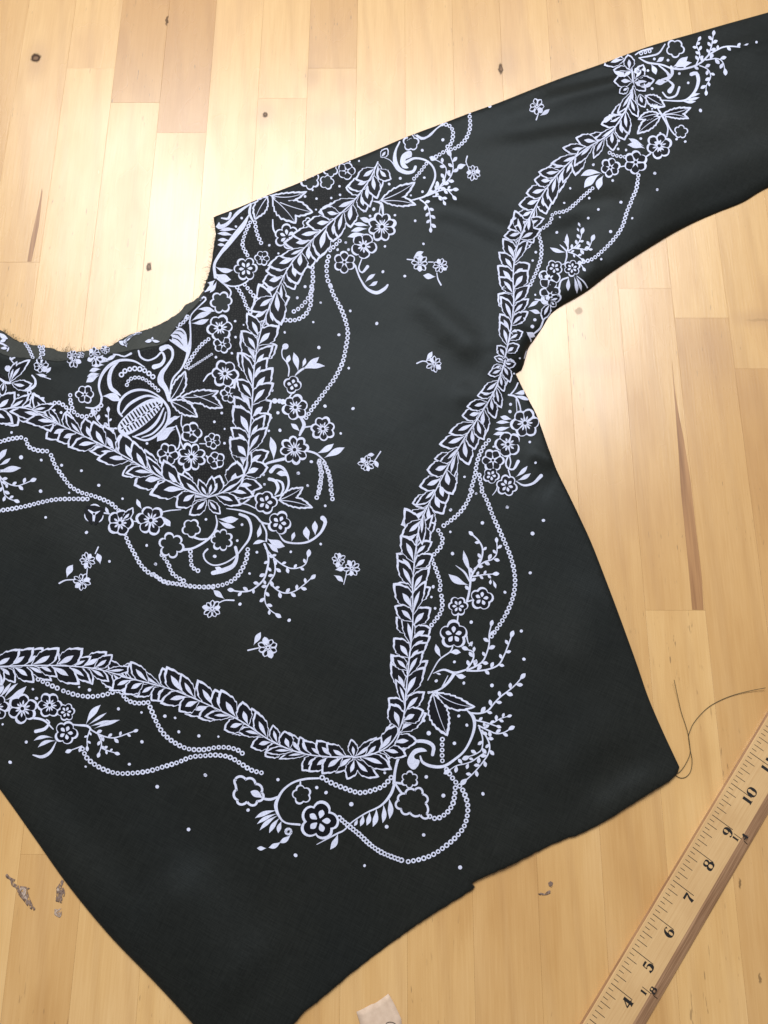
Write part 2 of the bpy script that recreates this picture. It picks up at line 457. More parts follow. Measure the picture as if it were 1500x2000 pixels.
# folds: polyline (photo), half width m, height m  (negative = valley)
FOLDS = [
    # fan of folds at the underarm
    ([(806, 560), (838, 604), (890, 654), (948, 706)], .0140, .0033, 1),
    ([(850, 665), (890, 712), (930, 756)], .0150, -.0008, 1),
    ([(880, 770), (930, 775), (965, 765)], .010, .0016, 1),
    ([(840, 432), (900, 452), (985, 492)], .0130, -.0009, 1),
    ([(800, 392), (900, 418), (990, 455), (1060, 440)], .0125, .0024, 1),
    ([(990, 560), (985, 640), (982, 700)], .012, .0030, 1),
    ([(1030, 470), (1085, 458), (1160, 436)], .0115, -.0012, 1),
    ([(1060, 432), (1130, 410), (1230, 392)], .013, .0026, 1),
    # sleeve body, puffed over the folded seam allowance
    ([(1120, 520), (1230, 430), (1350, 350), (1520, 280), (1750, 190)], .030, .0062, 1),
    ([(1060, 590), (1110, 560), (1180, 505)], .013, .0042, 1),
    ([(1035, 640), (1010, 690), (1000, 716)], .0085, .0042, 1),
    ([(930, 268), (1050, 248), (1170, 228), (1330, 190)], .0100, -.0016, 1),
    ([(950, 300), (1060, 280), (1200, 262), (1360, 220), (1560, 150)], .014, .0022, 1),
    ([(1000, 228), (1090, 196), (1180, 172), (1330, 130), (1560, 62)], .0085, .0026, 1),
    ([(1080, 175), (1170, 152), (1300, 128), (1420, 108), (1560, 70)], .0055, -.0016, 1),
    ([(1300, 250), (1420, 205), (1600, 130)], .010, -.0014, 1),
    # underarm knot and the side seam
    ([(1000, 735), (985, 790), (960, 850)], .008, -.0014, 1),
    ([(1030, 880), (1060, 893), (1090, 905)], .007, .0020, 1),
    ([(1040, 940), (1080, 960)], .010, -.0009, 1),
    # soft waves of the body
    ([(1120, 1560), (1190, 1500), (1260, 1480)], .012, -.0010, 1),
    ([(1060, 1560), (1140, 1470), (1230, 1400)], .020, .0015, 1),
    ([(1160, 1600), (1230, 1550), (1300, 1510)], .010, .0014, 1),
    ([(700, 1000), (740, 900), (760, 780), (740, 640)], .040, .0018, 1),
    ([(300, 1700), (420, 1860), (500, 1960)], .032, .0044, 1),
    ([(40, 1540), (130, 1660), (250, 1800), (400, 1960)], .014, .0014, 1),
    ([(90, 1500), (180, 1620), (300, 1760)], .014, -.0006, 1),
    ([(330, 1560), (440, 1700), (560, 1850)], .026, -.0014, 1),
    ([(1180, 1120), (1140, 1240), (1100, 1330)], .022, .0012, 1),
    ([(560, 700), (600, 560), (700, 460)], .03, .0012, 1),
    ([(300, 1130), (400, 1180), (520, 1190)], .03, .0012, 1),
    ([(960, 1700), (1010, 1640), (1060, 1620)], .014, .0010, 1),
    # neckline lifting a little off the table
    ([(300, 665), (345, 625), (380, 590)], .010, .0030, 1),
    ([(180, 700), (60, 705), (-40, 690)], .008, .0010, 1),
]
FW = []
for pts, w, a, _ in FOLDS:
    FW.append((plan(catmull(pts, 12), .002), w, a))
BASE = .0026
def raw_h(P):
    h = np.full(len(P), BASE)
    for Q, w, a in FW:
        A, B = Q[:-1], Q[1:]; D = B - A; L2 = (D ** 2).sum(1) + 1e-15
        lo, hi = Q.min(0) - 3.2 * w, Q.max(0) + 3.2 * w
        m = np.nonzero(((P > lo) & (P < hi)).all(1))[0]
        if len(m) == 0: continue
        S = P[m]
        t = ((S[:, None, :] - A[None]) * D[None]).sum(2) / L2
        tc = np.clip(t, 0, 1)
        d2 = ((S[:, None, :] - (A[None] + tc[..., None] * D[None])) ** 2).sum(2)
        k = d2.argmin(1)
        dd = d2[np.arange(len(S)), k]
        u = (k + tc[np.arange(len(S)), k]) / len(A)
        taper = np.clip(np.minimum(u, 1 - u) / .25, 0, 1)
        taper = .25 + .75 * taper * taper * (3 - 2 * taper)
        h[m] += a * np.exp(-dd / (w * w)) * taper
    x, y = P[:, 0], P[:, 1]
    h += .00035 * np.sin(31 * x + 17 * y + 1.0) + .00028 * np.sin(47 * y - 23 * x + 2.1) + .0002 * np.sin(83 * x + 61 * y)
    return .0012 + np.log1p(np.exp((h - .0012) / .0004)) * .0004
def height(P):
    P = np.asarray(P, float)
    h = raw_h(P)
    d, r, z0 = edge_signed(P)
    r = np.maximum(r, .55 * (h - z0))
    t = np.clip(d / r, 0, 1)
    prof = np.sqrt(np.clip(1 - (1 - t) ** 2, 0, 1))
    return z0 + (h - z0) * prof, d
def drape(PX):
    z = np.full(len(PX), BASE)
    for _ in range(3):
        xy = plan(PX, z)
        z, d = height(xy)
    return xy, z, d

# front of the blouse: triangulated sheet
def sheet(contour, step, inner):
    xs = np.arange(contour[:, 0].min(), contour[:, 0].max(), step)
    ys = np.arange(contour[:, 1].min(), contour[:, 1].max(), step * .866)
    G = np.array([(x + (j % 2) * step / 2, y) for j, y in enumerate(ys) for x in xs])
    return G
G = sheet(OUT, .0033, None)
ins = inside(G); G = G[ins]
dG, _, _ = edge_info(G); G = G[dG > .0040]
T_ = np.roll(OUT, -1, 0) - np.roll(OUT, 1, 0); T_ /= np.linalg.norm(T_, axis=1)[:, None]
area2 = np.sum(OUT[:, 0] * np.roll(OUT[:, 1], -1) - np.roll(OUT[:, 0], -1) * OUT[:, 1])
NRM = np.stack([-T_[:, 1], T_[:, 0]], 1) * (1 if area2 > 0 else -1)
rings = []
for k_, off in enumerate((.00035, .0010, .0021, .0034)):
    R_ = OUT[k_ % 2::1 if k_ < 2 else 2] + NRM[k_ % 2::1 if k_ < 2 else 2] * off
    ok = inside(R_); d_, _, _ = edge_info(R_)
    rings.append(R_[ok & (d_ > off * .75)])
PTS = np.concatenate([OUT] + rings + [G])
no = len(OUT)
res = geometry.delaunay_2d_cdt([Vector(p) for p in PTS], [(i, (i + 1) % no) for i in range(no)], [], 1, 1e-7)
CV = np.array([tuple(v) for v in res[0]]); CF = [tuple(f) for f in res[2]]
CZ, CD = height(CV)
# vertices on the contour itself take the edge height
_, _, ez = edge_info(CV)
CZ = np.where(np.abs(CD) < 2e-6, ez, CZ)
blouse = empty('blouse', (0.02, 0.22, 0.0))
tag(blouse, 'charcoal silk blouse with white floral garland print spread flat on the table', 'blouse')
front = mesh_obj('front_panel', np.column_stack([CV, CZ]), CF, M_CLOTH, blouse)
front['label'] = 'charcoal front with one sleeve, printed with white garlands and flowers'
bm = bmesh.new(); bm.from_mesh(front.data)
bmesh.ops.recalc_face_normals(bm, faces=bm.faces)
if sum(f.normal.z for f in bm.faces) < 0: bmesh.ops.reverse_faces(bm, faces=bm.faces)
bm.to_mesh(front.data); bm.free()
so = front.modifiers.new('cloth_thickness', 'SOLIDIFY'); so.thickness = .0003; so.offset = -1

# back of the neck seen inside the neckline
BT = [(-180, 380), (-165, 470), (-120, 560), (-60, 620), (-10, 642), (4, 646), (24, 660), (48, 670), (77, 676), (101, 680), (120, 687), (144, 688), (165, 685), (192, 683), (221, 672), (245, 657),
      (288, 643), (307, 635), (328, 625), (347, 612), (359, 600), (362, 594), (374, 590), (393, 574), (401, 552), (412, 520), (418, 470)]
BL = [(440, 480), (440, 560), (420, 610), (380, 655), (345, 690), (300, 715), (200, 730), (80, 735), (-40, 720), (-150, 640), (-200, 520)]
bt = resample(catmull(BT, 4), 4); bl = resample(np.array(BL, float), 8)
bt = bt + nrg.normal(0, .5, bt.shape)
BO = plan(np.concatenate([bt, bl]), .0006)
no = len(BO)
gx = np.array([(x, y) for x in np.arange(BO[:, 0].min(), BO[:, 0].max(), .004) for y in np.arange(BO[:, 1].min(), BO[:, 1].max(), .004)])
res = geometry.delaunay_2d_cdt([Vector(p) for p in np.concatenate([BO, gx])], [(i, (i + 1) % no) for i in range(no)], [], 1, 1e-7)
BV = np.array([tuple(v) for v in res[0]])
def back_z(P):
    return np.minimum(.00045 + .00018 * np.sin(210 * P[:, 0] + 60 * P[:, 1]) + .00012 * np.sin(150 * P[:, 1]), .0008)
back = mesh_obj('back_panel', np.column_stack([BV, back_z(BV)]), [tuple(f) for f in res[2]], M_INSIDE, blouse)
back['label'] = 'olive grey wrong side of the back neck'
bm = bmesh.new(); bm.from_mesh(back.data); bmesh.ops.recalc_face_normals(bm, faces=bm.faces)
if sum(f.normal.z for f in bm.faces) < 0: bmesh.ops.reverse_faces(bm, faces=bm.faces)
bm.to_mesh(back.data); bm.free()

# ------------------------------------------------------------------ print builder: flat shapes laid on the cloth
class Print:
    def __init__(self):
        self.P, self.Z, self.F, self.M = [], [], [], []
    def strip(self, rows, z, mat):
        """rows: list of point lists of equal length -> quads"""
        n0 = len(self.P); k = len(rows[0])
        for r in rows:
            for p in r:
                self.P.append((float(p[0]), float(p[1]))); self.Z.append(z)
        for i in range(len(rows) - 1):
            for j in range(k - 1):
                a = n0 + i * k + j
                self.F.append((a, a + 1, a + k + 1, a + k)); self.M.append(mat)
    def ribbon(self, pts, w, z=0.0, mat=WHITE, closed=False, cap=True, step=4.0, wmin=.35):
        pts = [np.asarray(p, float) for p in pts]
        ws = list(w) if isinstance(w, (list, tuple)) else [w] * len(pts)
        if len(ws) != len(pts):
            ws = list(np.interp(np.linspace(0, 1, len(pts)), np.linspace(0, 1, len(ws)), ws))
        q = catmull([np.array([p[0], p[1], k]) for p, k in zip(pts, ws)], step, closed)
        xy = q[:, :2]; wid = np.maximum(q[:, 2], wmin)
        if closed:
            xy = np.vstack([xy, xy[:1]]); wid = np.append(wid, wid[0])
            t = np.roll(xy[:-1], -1, 0) - np.roll(xy[:-1], 1, 0); t = np.vstack([t, t[:1]])
        else:
            t = np.gradient(xy, axis=0)
        t /= (np.linalg.norm(t, axis=1)[:, None] + 1e-9)
        n = np.stack([-t[:, 1], t[:, 0]], 1)
        if cap and not closed:
            for end in (0, -1):
                s = -1 if end == 0 else 1
                e, te, ne, we = xy[end], t[end] * s, n[end], wid[end]
                ex = [(e + te * we * .5 * math.sin(a), we * math.cos(a)) for a in (.5, 1.0, 1.4)]
                for p, ww in (ex):
                    if end == 0:
                        xy = np.vstack([p[None], xy]); n = np.vstack([ne[None], n]); wid = np.insert(wid, 0, ww)
                    else:
                        xy = np.vstack([xy, p[None]]); n = np.vstack([n, ne[None]]); wid = np.append(wid, ww)
        rows = [(xy[i] + n[i] * wid[i] / 2, xy[i] - n[i] * wid[i] / 2) for i in range(len(xy))]
        self.strip(rows, z, mat)
    def leafshape(self, b, t, w, bend=0.0, z=0.0, mat=WHITE, s0=0.0, s1=1.0, inset=0.0, teeth=0, amp=.12, peak=.5, nseg=12, phase=0.0, pw=.85):
        b, t = np.asarray(b, float), np.asarray(t, float)
        ax = t - b; L = np.linalg.norm(ax) + 1e-9
        nn = np.array([-ax[1], ax[0]]) / L
        rows = []
        for i in range(nseg + 1):
            u = i / nseg
            s = s0 + (s1 - s0) * u
            c = b + ax * s + nn * bend * L * 4 * s * (1 - s) * .5
            e = math.log(.5) / math.log(peak)
            prof = math.sin(math.pi * min(1, max(0, u)) ** e) ** pw
            hw = w / 2 * prof
            if teeth:
                saw = ((u * teeth + phase) % 1.0)
                hw += amp * w * (saw - .4) * (prof ** .5)
            hw = max(hw - inset * (prof ** .35), 0.05)
            tan = ax / L + nn * bend * 4 * (1 - 2 * s) * .5
            tan /= np.linalg.norm(tan)
            n = np.array([-tan[1], tan[0]])
            rows.append((c + n * hw, c, c - n * hw))
        self.strip(rows, z, mat)
    def disc(self, c, rad, z, mat, n=24, rings=(0.02, .55, 1.0)):
        """rad: function(theta) or number"""
        rf = rad if callable(rad) else (lambda a: rad)
        rows = []
        for k in rings:
            rows.append([(c[0] + rf(2 * math.pi * i / n) * k * math.cos(2 * math.pi * i / n), c[1] + rf(2 * math.pi * i / n) * k * math.sin(2 * math.pi * i / n)) for i in range(n + 1)])
        self.strip(rows, z, mat)
    def annulus(self, c, r0, r1, z, mat, n=9, a0=0.0, sq=1.0):
        rows = []
        for r in (r0, r1):
            rows.append([(c[0] + r * math.cos(a0 + 2 * math.pi * i / n), c[1] + sq * r * math.sin(a0 + 2 * math.pi * i / n)) for i in range(n + 1)])
        self.strip(rows, z, mat)
    def poly(self, pts, z, mat, step=4.0):
        c = resample(np.vstack([catmull(pts, step, True), [pts[0]]]), step)[:-1]
        lo, hi = c.min(0), c.max(0)
        g = [Vector((x, y)) for x in np.arange(lo[0], hi[0], 6) for y in np.arange(lo[1], hi[1], 6)]
        n = len(c)
        r = geometry.delaunay_2d_cdt([Vector(p) for p in c] + g, [(i, (i + 1) % n) for i in range(n)], [], 1, 1e-4)
        n0 = len(self.P)
        for p in r[0]: self.P.append((p[0], p[1])); self.Z.append(z)
        for f in r[2]: self.F.append(tuple(n0 + i for i in f)); self.M.append(mat)
PENDING = []
def emit(pr, name, parent=None, base=.00016, label=None, kind=None, onback=False):
    PENDING.append((pr, name, parent, base, label, kind, onback))
    return len(PENDING) - 1
def flush():
    allP = np.array([p for e in PENDING for p in e[0].P])
    xy, z, d = drape(allP)
    done = []
    o0 = 0
    for pr, name, parent, base, label, kind, onback in PENDING:
        n = len(pr.P)
        X, Zc, Dc = xy[o0:o0 + n], z[o0:o0 + n], d[o0:o0 + n]
        o0 += n
        if onback:
            X = plan(np.array(pr.P), .0008); Zc = np.full(n, .0009) ; Dc = np.ones(n)
        V = np.column_stack([X, Zc + base + np.array(pr.Z)])
        keep = [(f, m) for f, m in zip(pr.F, pr.M) if min(Dc[list(f)]) > -.0001]
        used = sorted({i for f, _ in keep for i in f})
        if not used and parent is None and not isinstance(label, tuple):
            done.append(None); continue
        mp = {v: i for i, v in enumerate(used)}
        faces = []
        for f, m in keep:
            q = [mp[i] for i in f]
            a, b, c = V[f[0]], V[f[1]], V[f[2]]
            if np.cross(b - a, c - a)[2] < 0: q = q[::-1]
            faces.append(tuple(q))
        if not faces:
            done.append(None); continue
        par = blouse if parent is None else (done[parent] or blouse)
        midx = sorted({m for _, m in keep})
        o = mesh_obj(name, V[used], faces, [MATS[m] for m in midx], par, [midx.index(m) for _, m in keep])
        if label: o['label'] = label
        if kind: o['kind'] = kind
        done.append(o)
    PENDING.clear()
    return done
# ------------------------------------------------------------------ motifs of the print, traced tile by tile
OX, OY, SC = 0.0, 0.0, 3.75
def tile(x, y, s=3.75):
    global OX, OY, SC
    OX, OY, SC = x, y, s
def q(p): return (OX + p[0] / SC, OY + p[1] / SC)
def qs(P): return [q(p) for p in P]
def wv(w): return [x / SC for x in w] if isinstance(w, (list, tuple)) else w / SC
LV = [.00016]
def fl(b, t, w, bend=None, name='printed_leaf', **k):
    pr = Print()
    if bend is None: bend = rng.uniform(-.16, .16)
    pr.leafshape(q(b), q(t), wv(w) * .92, bend, 0, WHITE, peak=.60, nseg=11, pw=1.25)
    emit(pr, name, base=.00018, **k)
def st(P, w, name='printed_scroll', **k):
    pr = Print(); w_ = wv(w); w_ = [x * .88 for x in w_] if isinstance(w_, list) else w_ * .88
    pr.ribbon(qs(P), w_); emit(pr, name, base=.00016, **k)
def closed(P, w, dark=True, name='printed_leaf_outline', drop=None, lobes=0, amp=10):
    pr = Print()
    if lobes:
        c = resample(np.vstack([catmull([np.array(p, float) for p in P], 4, True), [P[0]]]), 6)[:-1]
        t = np.roll(c, -1, 0) - np.roll(c, 1, 0); t /= np.linalg.norm(t, axis=1)[:, None]
        n = np.stack([t[:, 1], -t[:, 0]], 1)
        if ((c - c.mean(0)) * n).sum() < 0: n = -n
        s = np.abs(np.sin(np.pi * lobes * np.arange(len(c)) / len(c)))[:, None] ** .7
        P = [tuple(p) for p in (c + n * amp * (s - .5))]
    if dark: pr.poly(qs(P), 0, GROUND)
    pr.ribbon(qs(P), wv(w), .00004, WHITE, closed=True)
    if drop: pr.leafshape(q(drop[0]), q(drop[1]), wv(drop[2]), .1, .00006, WHITE, peak=.6)
    emit(pr, name, base=.00022)
def sprig(P, n=6, size=44, w=9, end=True):
    pr = Print(); pp = resample(catmull(qs(P), 2), 2.0)
    pr.ribbon([pp[0]] + [pp[int(i)] for i in np.linspace(0, len(pp) - 1, max(4, len(P) + 2))[1:]], [wv(w) * 1.1, wv(w) * .7])
    for i in range(n):
        f = .16 + .80 * i / max(1, n - 1)
        k = min(len(pp) - 2, int(f * (len(pp) - 1)))
        t = pp[k + 1] - pp[k]; t /= np.linalg.norm(t); nn = np.array([-t[1], t[0]]) * (1 if i % 2 else -1)
        L = size / SC * rng.uniform(.8, 1.15)
        if end and i == n - 1: dirv = t; L *= 1.25
        else: dirv = t * .62 + nn * .78
        pr.leafshape(pp[k], pp[k] + dirv * L, L * .52, rng.uniform(-.1, .1), .00003, WHITE, peak=.58, nseg=7)
    emit(pr, 'printed_sprig', base=.00018)
def chain(P, r=15.5, sp=None, **k):
    pr = Print(); r *= 1.08
    sp = sp or r * 2.0
    pp = resample(catmull(qs(P), 2), sp / SC)
    R = r / SC
    for i, p in enumerate(pp):
        t = pp[min(i + 1, len(pp) - 1)] - pp[max(i - 1, 0)]
        a = math.atan2(t[1], t[0])
        rr = R * rng.uniform(.90, 1.08)
        pr.annulus(p, rr * rng.uniform(.42, .50), rr, 0, WHITE, 10, a)
    emit(pr, 'printed_bead_string', base=.00020, **k)
DOTS = Print()
def dots(*L):
    for d in L:
        r = (d[2] if len(d) > 2 else 10) / SC
        e = rng.uniform(.8, 1.05)
        a0 = rng.uniform(0, 3)
        c = q(d)
        DOTS.disc(c, lambda a, r=r, e=e, a0=a0: r * (1 + (e - 1) * math.cos(a - a0) ** 2), 0, WHITE, 10, (.02, 1.0))
def scallop(r, n, rot, depth=.16, jig=0.0):
    ph = rng.uniform(0, 6)
    def f(a):
        u = abs(math.cos(n / 2 * (a - rot)))
        return r * (1 - depth + depth * u ** .55 + jig * math.sin(3 * a + ph))
    return f
def flower(cx, cy, r, n=6, style='a', rot=None, **k):
    c = np.array(q((cx, cy))); R = r / SC
    rot = rng.uniform(0, 2 * math.pi) if rot is None else rot
    pr = Print(); nn = n * 9
    if style == 'a':
        pr.disc(c, scallop(R, n, rot, .28, .04), 0, WHITE, nn)
        for i in range(n):
            a = rot + 2 * math.pi * i / n + rng.uniform(-.08, .08)
            d = np.array([math.cos(a), math.sin(a)])
            wpet = 2 * R * .62 * math.tan(math.pi / n) * 1.0
            pr.leafshape(c + d * R * .16, c + d * R * rng.uniform(.85, .92), wpet * rng.uniform(.80, .90), rng.uniform(-.06, .06), .00004, BLACK, peak=.62, nseg=9)
            if r > 88: pr.leafshape(c + d * R * .18, c + d * R * rng.uniform(.46, .58), wpet * .17, 0, .00008, WHITE, peak=.55, nseg=5)
        pr.disc(c, R * .20, .00010, WHITE, 12, (.02, 1)); pr.disc(c, R * .13, .00013, BLACK, 12, (.02, 1))
    elif style == 'd':
        pr.disc(c, scallop(R, n, rot, .30, .045), 0, WHITE, nn)
        pr.disc(c, scallop(R * .865, n, rot, .35, .045), .00004, BLACK, nn)
        for i in range(n):
            a = rot + 2 * math.pi * i / n + rng.uniform(-.06, .06)
            d = np.array([math.cos(a), math.sin(a)])
            pr.leafshape(c + d * R * .1, c + d * R * .58, R * 1.5 / n, 0, .00008, WHITE, peak=.62, nseg=7)
        pr.disc(c, R * .15, .00011, BLACK, 12, (.02, 1))
    else:
        pr.disc(c, scallop(R, n, rot, .32, .03), 0, WHITE, nn)
        pr.disc(c, scallop(R * .835, n, rot, .37, .03), .00004, GROUND, nn)
    emit(pr, 'printed_flower', base=.00026, **k)
def daisy(cx, cy, r, n=9, onback=False):
    c = np.array(q((cx, cy))); R = r / SC; pr = Print(); rot = rng.uniform(0, 6)
    for i in range(n):
        a = rot + 2 * math.pi * i / n + rng.uniform(-.12, .12)
        d = np.array([math.cos(a), math.sin(a)]); L = R * rng.uniform(.82, 1.05)
        w = 2 * R * .6 * math.tan(math.pi / n) * 1.15
        pr.leafshape(c + d * R * .15, c + d * L, w, rng.uniform(-.1, .1), i * .000006, WHITE, peak=.6, nseg=7)
        if i % 4 != 3:
            pr.leafshape(c + d * R * .25, c + d * L * .90, w * .55, 0, .00007 + i * .000006, BLACK, peak=.6, nseg=6)
    pr.disc(c, R * .2, .00016, WHITE, 10, (.02, 1)); pr.disc(c, R * .09, .00019, BLACK, 8, (.02, 1))
    emit(pr, 'printed_daisy', base=.00018, onback=onback)
def vleaf(b, t, w, bend=.08, teeth=6):
    pr = Print(); B, T = q(b), q(t); W = wv(w)
    lw = 11.5 / SC
    pr.leafshape(B, T, W, bend, 0, WHITE, teeth=teeth, amp=.10, nseg=26, peak=.48)
    pr.leafshape(B, T, W, bend, .00004, BLACK, s0=.04, s1=.93, inset=lw, teeth=teeth, amp=.08, nseg=26, peak=.48)
    bb, tt = np.array(B), np.array(T); ax = tt - bb; nn = np.array([-ax[1], ax[0]])
    mid = [bb + ax * s + nn * bend * 4 * s * (1 - s) * .5 for s in (0, .25, .5, .72, .9)]
    pr.ribbon(mid, [6.5 / SC, 2.5 / SC], .00008, WHITE)
    emit(pr, 'printed_leaf_outline', base=.00024)
def gleaf(pr, b, t, w, bend, z, lw=1.65):
    ph = rng.random()
    pr.leafshape(b, t, w, bend, z, WHITE, teeth=4, amp=.09, nseg=18, peak=.50, phase=ph)
    pr.leafshape(b, t, w, bend, z + .00003, BLACK, s0=.03, s1=.90, inset=lw, teeth=4, amp=.075, nseg=18, peak=.50, phase=ph)
    pr.leafshape(b, t, w * .30, bend * 1.1, z + .00006, WHITE, s0=.0, s1=rng.uniform(.56, .70), nseg=9, peak=.64, pw=1.2)
def leafo(b, t, w, bend=.1, parent=None, name='printed_garland_leaf', base=.00030):
    pr = Print(); gleaf(pr, np.array(q(b)), np.array(q(t)), wv(w), bend, 0); emit(pr, name, parent, base)
def garland(P, hw, spacing=23.0, ang=42, wl=29.0, label=None, ends=(1, 1)):
    P = [np.array(p, float) for p in P]; e_ = P[-1] - P[-2]; P = P[:-1] + [P[-1] + e_ / np.linalg.norm(e_) * 11]
    pp = resample(catmull(P, 2), 1.0)
    stem = Print()
    stem.ribbon([tuple(p) for p in pp[::8]] + [tuple(pp[-1])], [2.6, 2.0], .0, WHITE)
    sid = emit(stem, 'printed_garland', base=.00110, label=label)
    n = max(2, int(len(pp) / spacing))
    seq = []
    for i in range(n):
        for s in (-1, 1):
            f = (i + (.5 if s > 0 else 0.0) + rng.uniform(-.12, .12)) / n
            seq.append((f, s))
    seq.sort()
    for k, (f, s) in enumerate(seq):
        j = int(np.clip(f * (len(pp) - 1), 0, len(pp) - 3))
        a_, b_ = max(j - 3, 0), min(j + 3, len(pp) - 1)
        t = pp[b_] - pp[a_]; t /= np.linalg.norm(t)
        nn = np.array([-t[1], t[0]]) * s
        h = np.interp(f, np.linspace(0, 1, len(hw)), hw) * rng.uniform(.98, 1.16)
        an = math.radians(ang + rng.uniform(-13, 12))
        if rng.random() < .16: an *= .55; h *= .70
        L = h / max(math.sin(an), .35)
        w = wl * h / 32 * rng.uniform(.78, 1.12)
        b = pp[j] + nn * .8
        tip = b + t * L * math.cos(an) + nn * L * math.sin(an)
        pr = Print()
        gleaf(pr, b, tip, w, rng.uniform(.06, .16) * (-s), 0)
        emit(pr, 'leaf', sid, .00024 + .00009 * ((-k) % 9))
    return sid

# black honeycomb ground round the neck
tile(0, 600)
NP = [(-10, 722), (22, 745), (50, 768), (75, 772), (90, 792), (112, 786), (138, 802), (160, 812), (186, 800), (198, 770), (190, 744), (198, 722), (222, 704), (262, 690), (300, 680), (322, 674), (332, 660), (350, 640),
      (372, 612), (392, 592), (402, 570), (410, 544), (417, 507), (423, 470), (425, 450), (470, 412), (525, 388), (580, 366), (620, 348), (672, 326), (700, 322), (722, 330), (712, 360), (660, 415), (610, 465), (560, 525), (527, 590), (505, 660), (490, 760),
      (480, 850), (462, 920), (410, 960), (330, 925), (250, 885), (180, 850), (110, 820), (70, 800), (-10, 806)]
def net():
    c = np.array(resample(np.array(NP + NP[:1], float), 4)[:-1])
    def ins(p):
        r = False
        for i in range(len(c)):
            a, b = c[i], c[(i + 1) % len(c)]
            if (a[1] > p[1]) != (b[1] > p[1]) and p[0] < (b[0] - a[0]) * (p[1] - a[1]) / (b[1] - a[1]) + a[0]: r = not r
        return r
    g = [(x, y) for x in range(-10, 760, 9) for y in range(310, 970, 9) if ins((x, y))]
    pts = [tuple(p) for p in c] + g
    r = geometry.delaunay_2d_cdt([Vector(p) for p in pts], [(i, (i + 1) % len(c)) for i in range(len(c))], [], 1, 1e-4)
    pr = Print()
    for v in r[0]: pr.P.append((v[0], v[1])); pr.Z.append(0)
    for f in r[2]: pr.F.append(tuple(f)); pr.M.append(NETM)
    emit(pr, 'printed_net', base=.00008, label='black crackle net print round the neckline')
net()

# garlands
garland([(-60, 806), (0, 801), (40, 797), (80, 806)], (30, 30), label='leaf garland under the neckline, far left piece')
garland([(408, 972), (360, 955), (300, 925), (240, 890), (170, 855), (100, 822), (75, 808)], (34, 33, 31, 31), label='leaf garland running up left from the neckline point')
garland([(408, 972), (450, 955), (478, 925), (487, 860), (493, 790), (497, 720), (508, 655), (524, 607)], (31, 35, 34, 33, 30), label='leaf garland standing upright beside the neckline')
garland([(738, 318), (722, 352), (690, 395), (650, 432), (610, 470), (570, 515), (545, 560), (526, 604)], (27, 32, 32, 31), label='leaf garland falling from the shoulder fold')
garland([(-60, 1300), (0, 1302), (60, 1300), (130, 1301), (190, 1307), (245, 1322)], (31, 31, 29), label='leaf garland over the hem, left half')
garland([(690, 1478), (640, 1478), (585, 1470), (530, 1447), (470, 1408), (410, 1378), (345, 1350), (290, 1334), (248, 1324)], (28, 29, 32, 32, 27), label='leaf garland over the hem rising to the left')
garland([(690, 1480), (730, 1472), (765, 1450), (787, 1405), (793, 1350), (799, 1290), (806, 1220), (806, 1150), (810, 1090), (817, 1042)], (29, 33, 33, 32, 30), label='leaf garland climbing from the hem')
garland([(985, 712), (965, 765), (935, 815), (905, 860), (875, 912), (850, 960), (828, 1005), (817, 1040)], (22, 29, 31, 30, 26), label='leaf garland falling from the underarm')
garland([(986, 700), (997, 645), (1003, 590), (1002, 540), (1008, 490), (1025, 445)], (19, 28, 29, 27), label='leaf garland climbing the sleeve from the underarm')
garland([(1236, 170), (1222, 215), (1190, 262), (1140, 295), (1095, 335), (1060, 380), (1035, 425), (1020, 455)], (24, 27, 27, 27, 26), label='leaf garland falling along the sleeve')

# ---- tile A
tile(0, 600)
flower(622, 640, 70, 6); flower(1230, 1078, 84, 6)
pr = None
leafo((75, 550), (128, 395), 52, -.1); leafo((78, 550), (225, 385), 70, -.15); leafo((85, 555), (240, 560), 80, .2)
st([(90, 560), (140, 598), (205, 605), (255, 575), (258, 530), (235, 500)], [8, 18, 26, 22, 16, 12])
st([(108, 418), (80, 385), (100, 372), (160, 365)], [8, 10, 10, 6]); dots((85, 375, 15), (60, 450, 23), (55, 448, 20))
leafo((35, 550), (18, 665), 55); st([(0, 525), (40, 552), (75, 555)], [16, 22, 18])
chain([(215, 625), (270, 655), (300, 690), (325, 715)]); chain([(335, 765), (370, 715), (430, 700), (480, 730), (505, 760)])
chain([(515, 645), (516, 680)]); chain([(520, 705), (540, 765), (580, 795), (640, 800), (700, 770), (740, 720)])
chain([(5, 985), (80, 965), (155, 955)]); chain([(190, 970), (215, 1025), (280, 1050), (345, 1055)])
chain([(375, 1085), (405, 1160), (460, 1240), (520, 1315), (600, 1360), (640, 1370), (720, 1395), (790, 1425), (830, 1450), (870, 1490)])
chain([(-40, 1498), (0, 1490), (100, 1475), (200, 1455), (300, 1430), (400, 1410), (500, 1405), (640, 1405)])
chain([(890, 495), (920, 465), (990, 450), (1060, 465), (1120, 510)], 18); chain([(930, 570), (950, 530), (1010, 515), (1070, 535), (1120, 575), (1160, 610)], 14)
daisy(300, 430, 62, 7); fl((260, 488), (345, 505), 26); st([(300, 505), (370, 527)], [6, 8]); fl((340, 490), (375, 440), 26); fl((330, 470), (365, 470), 22)
daisy(540, 385, 62, 8); daisy(700, 372, 66, 8)
fl((760, 400), (850, 350), 30); st([(830, 345), (870, 350), (910, 362), (960, 340)], [8, 12, 12, 18])
st([(1060, 440), (980, 395), (880, 390), (800, 430), (745, 500), (725, 580), (745, 660)], [8, 16, 22, 28, 24, 18, 16])
st([(870, 398), (822, 450), (800, 520), (812, 590), (850, 622), (885, 650)], [10, 26, 34, 34, 28, 6])
fl((745, 655), (885, 690), 62, -.25); st([(745, 665), (735, 710), (690, 740), (630, 735)], [20, 16, 16, 10])
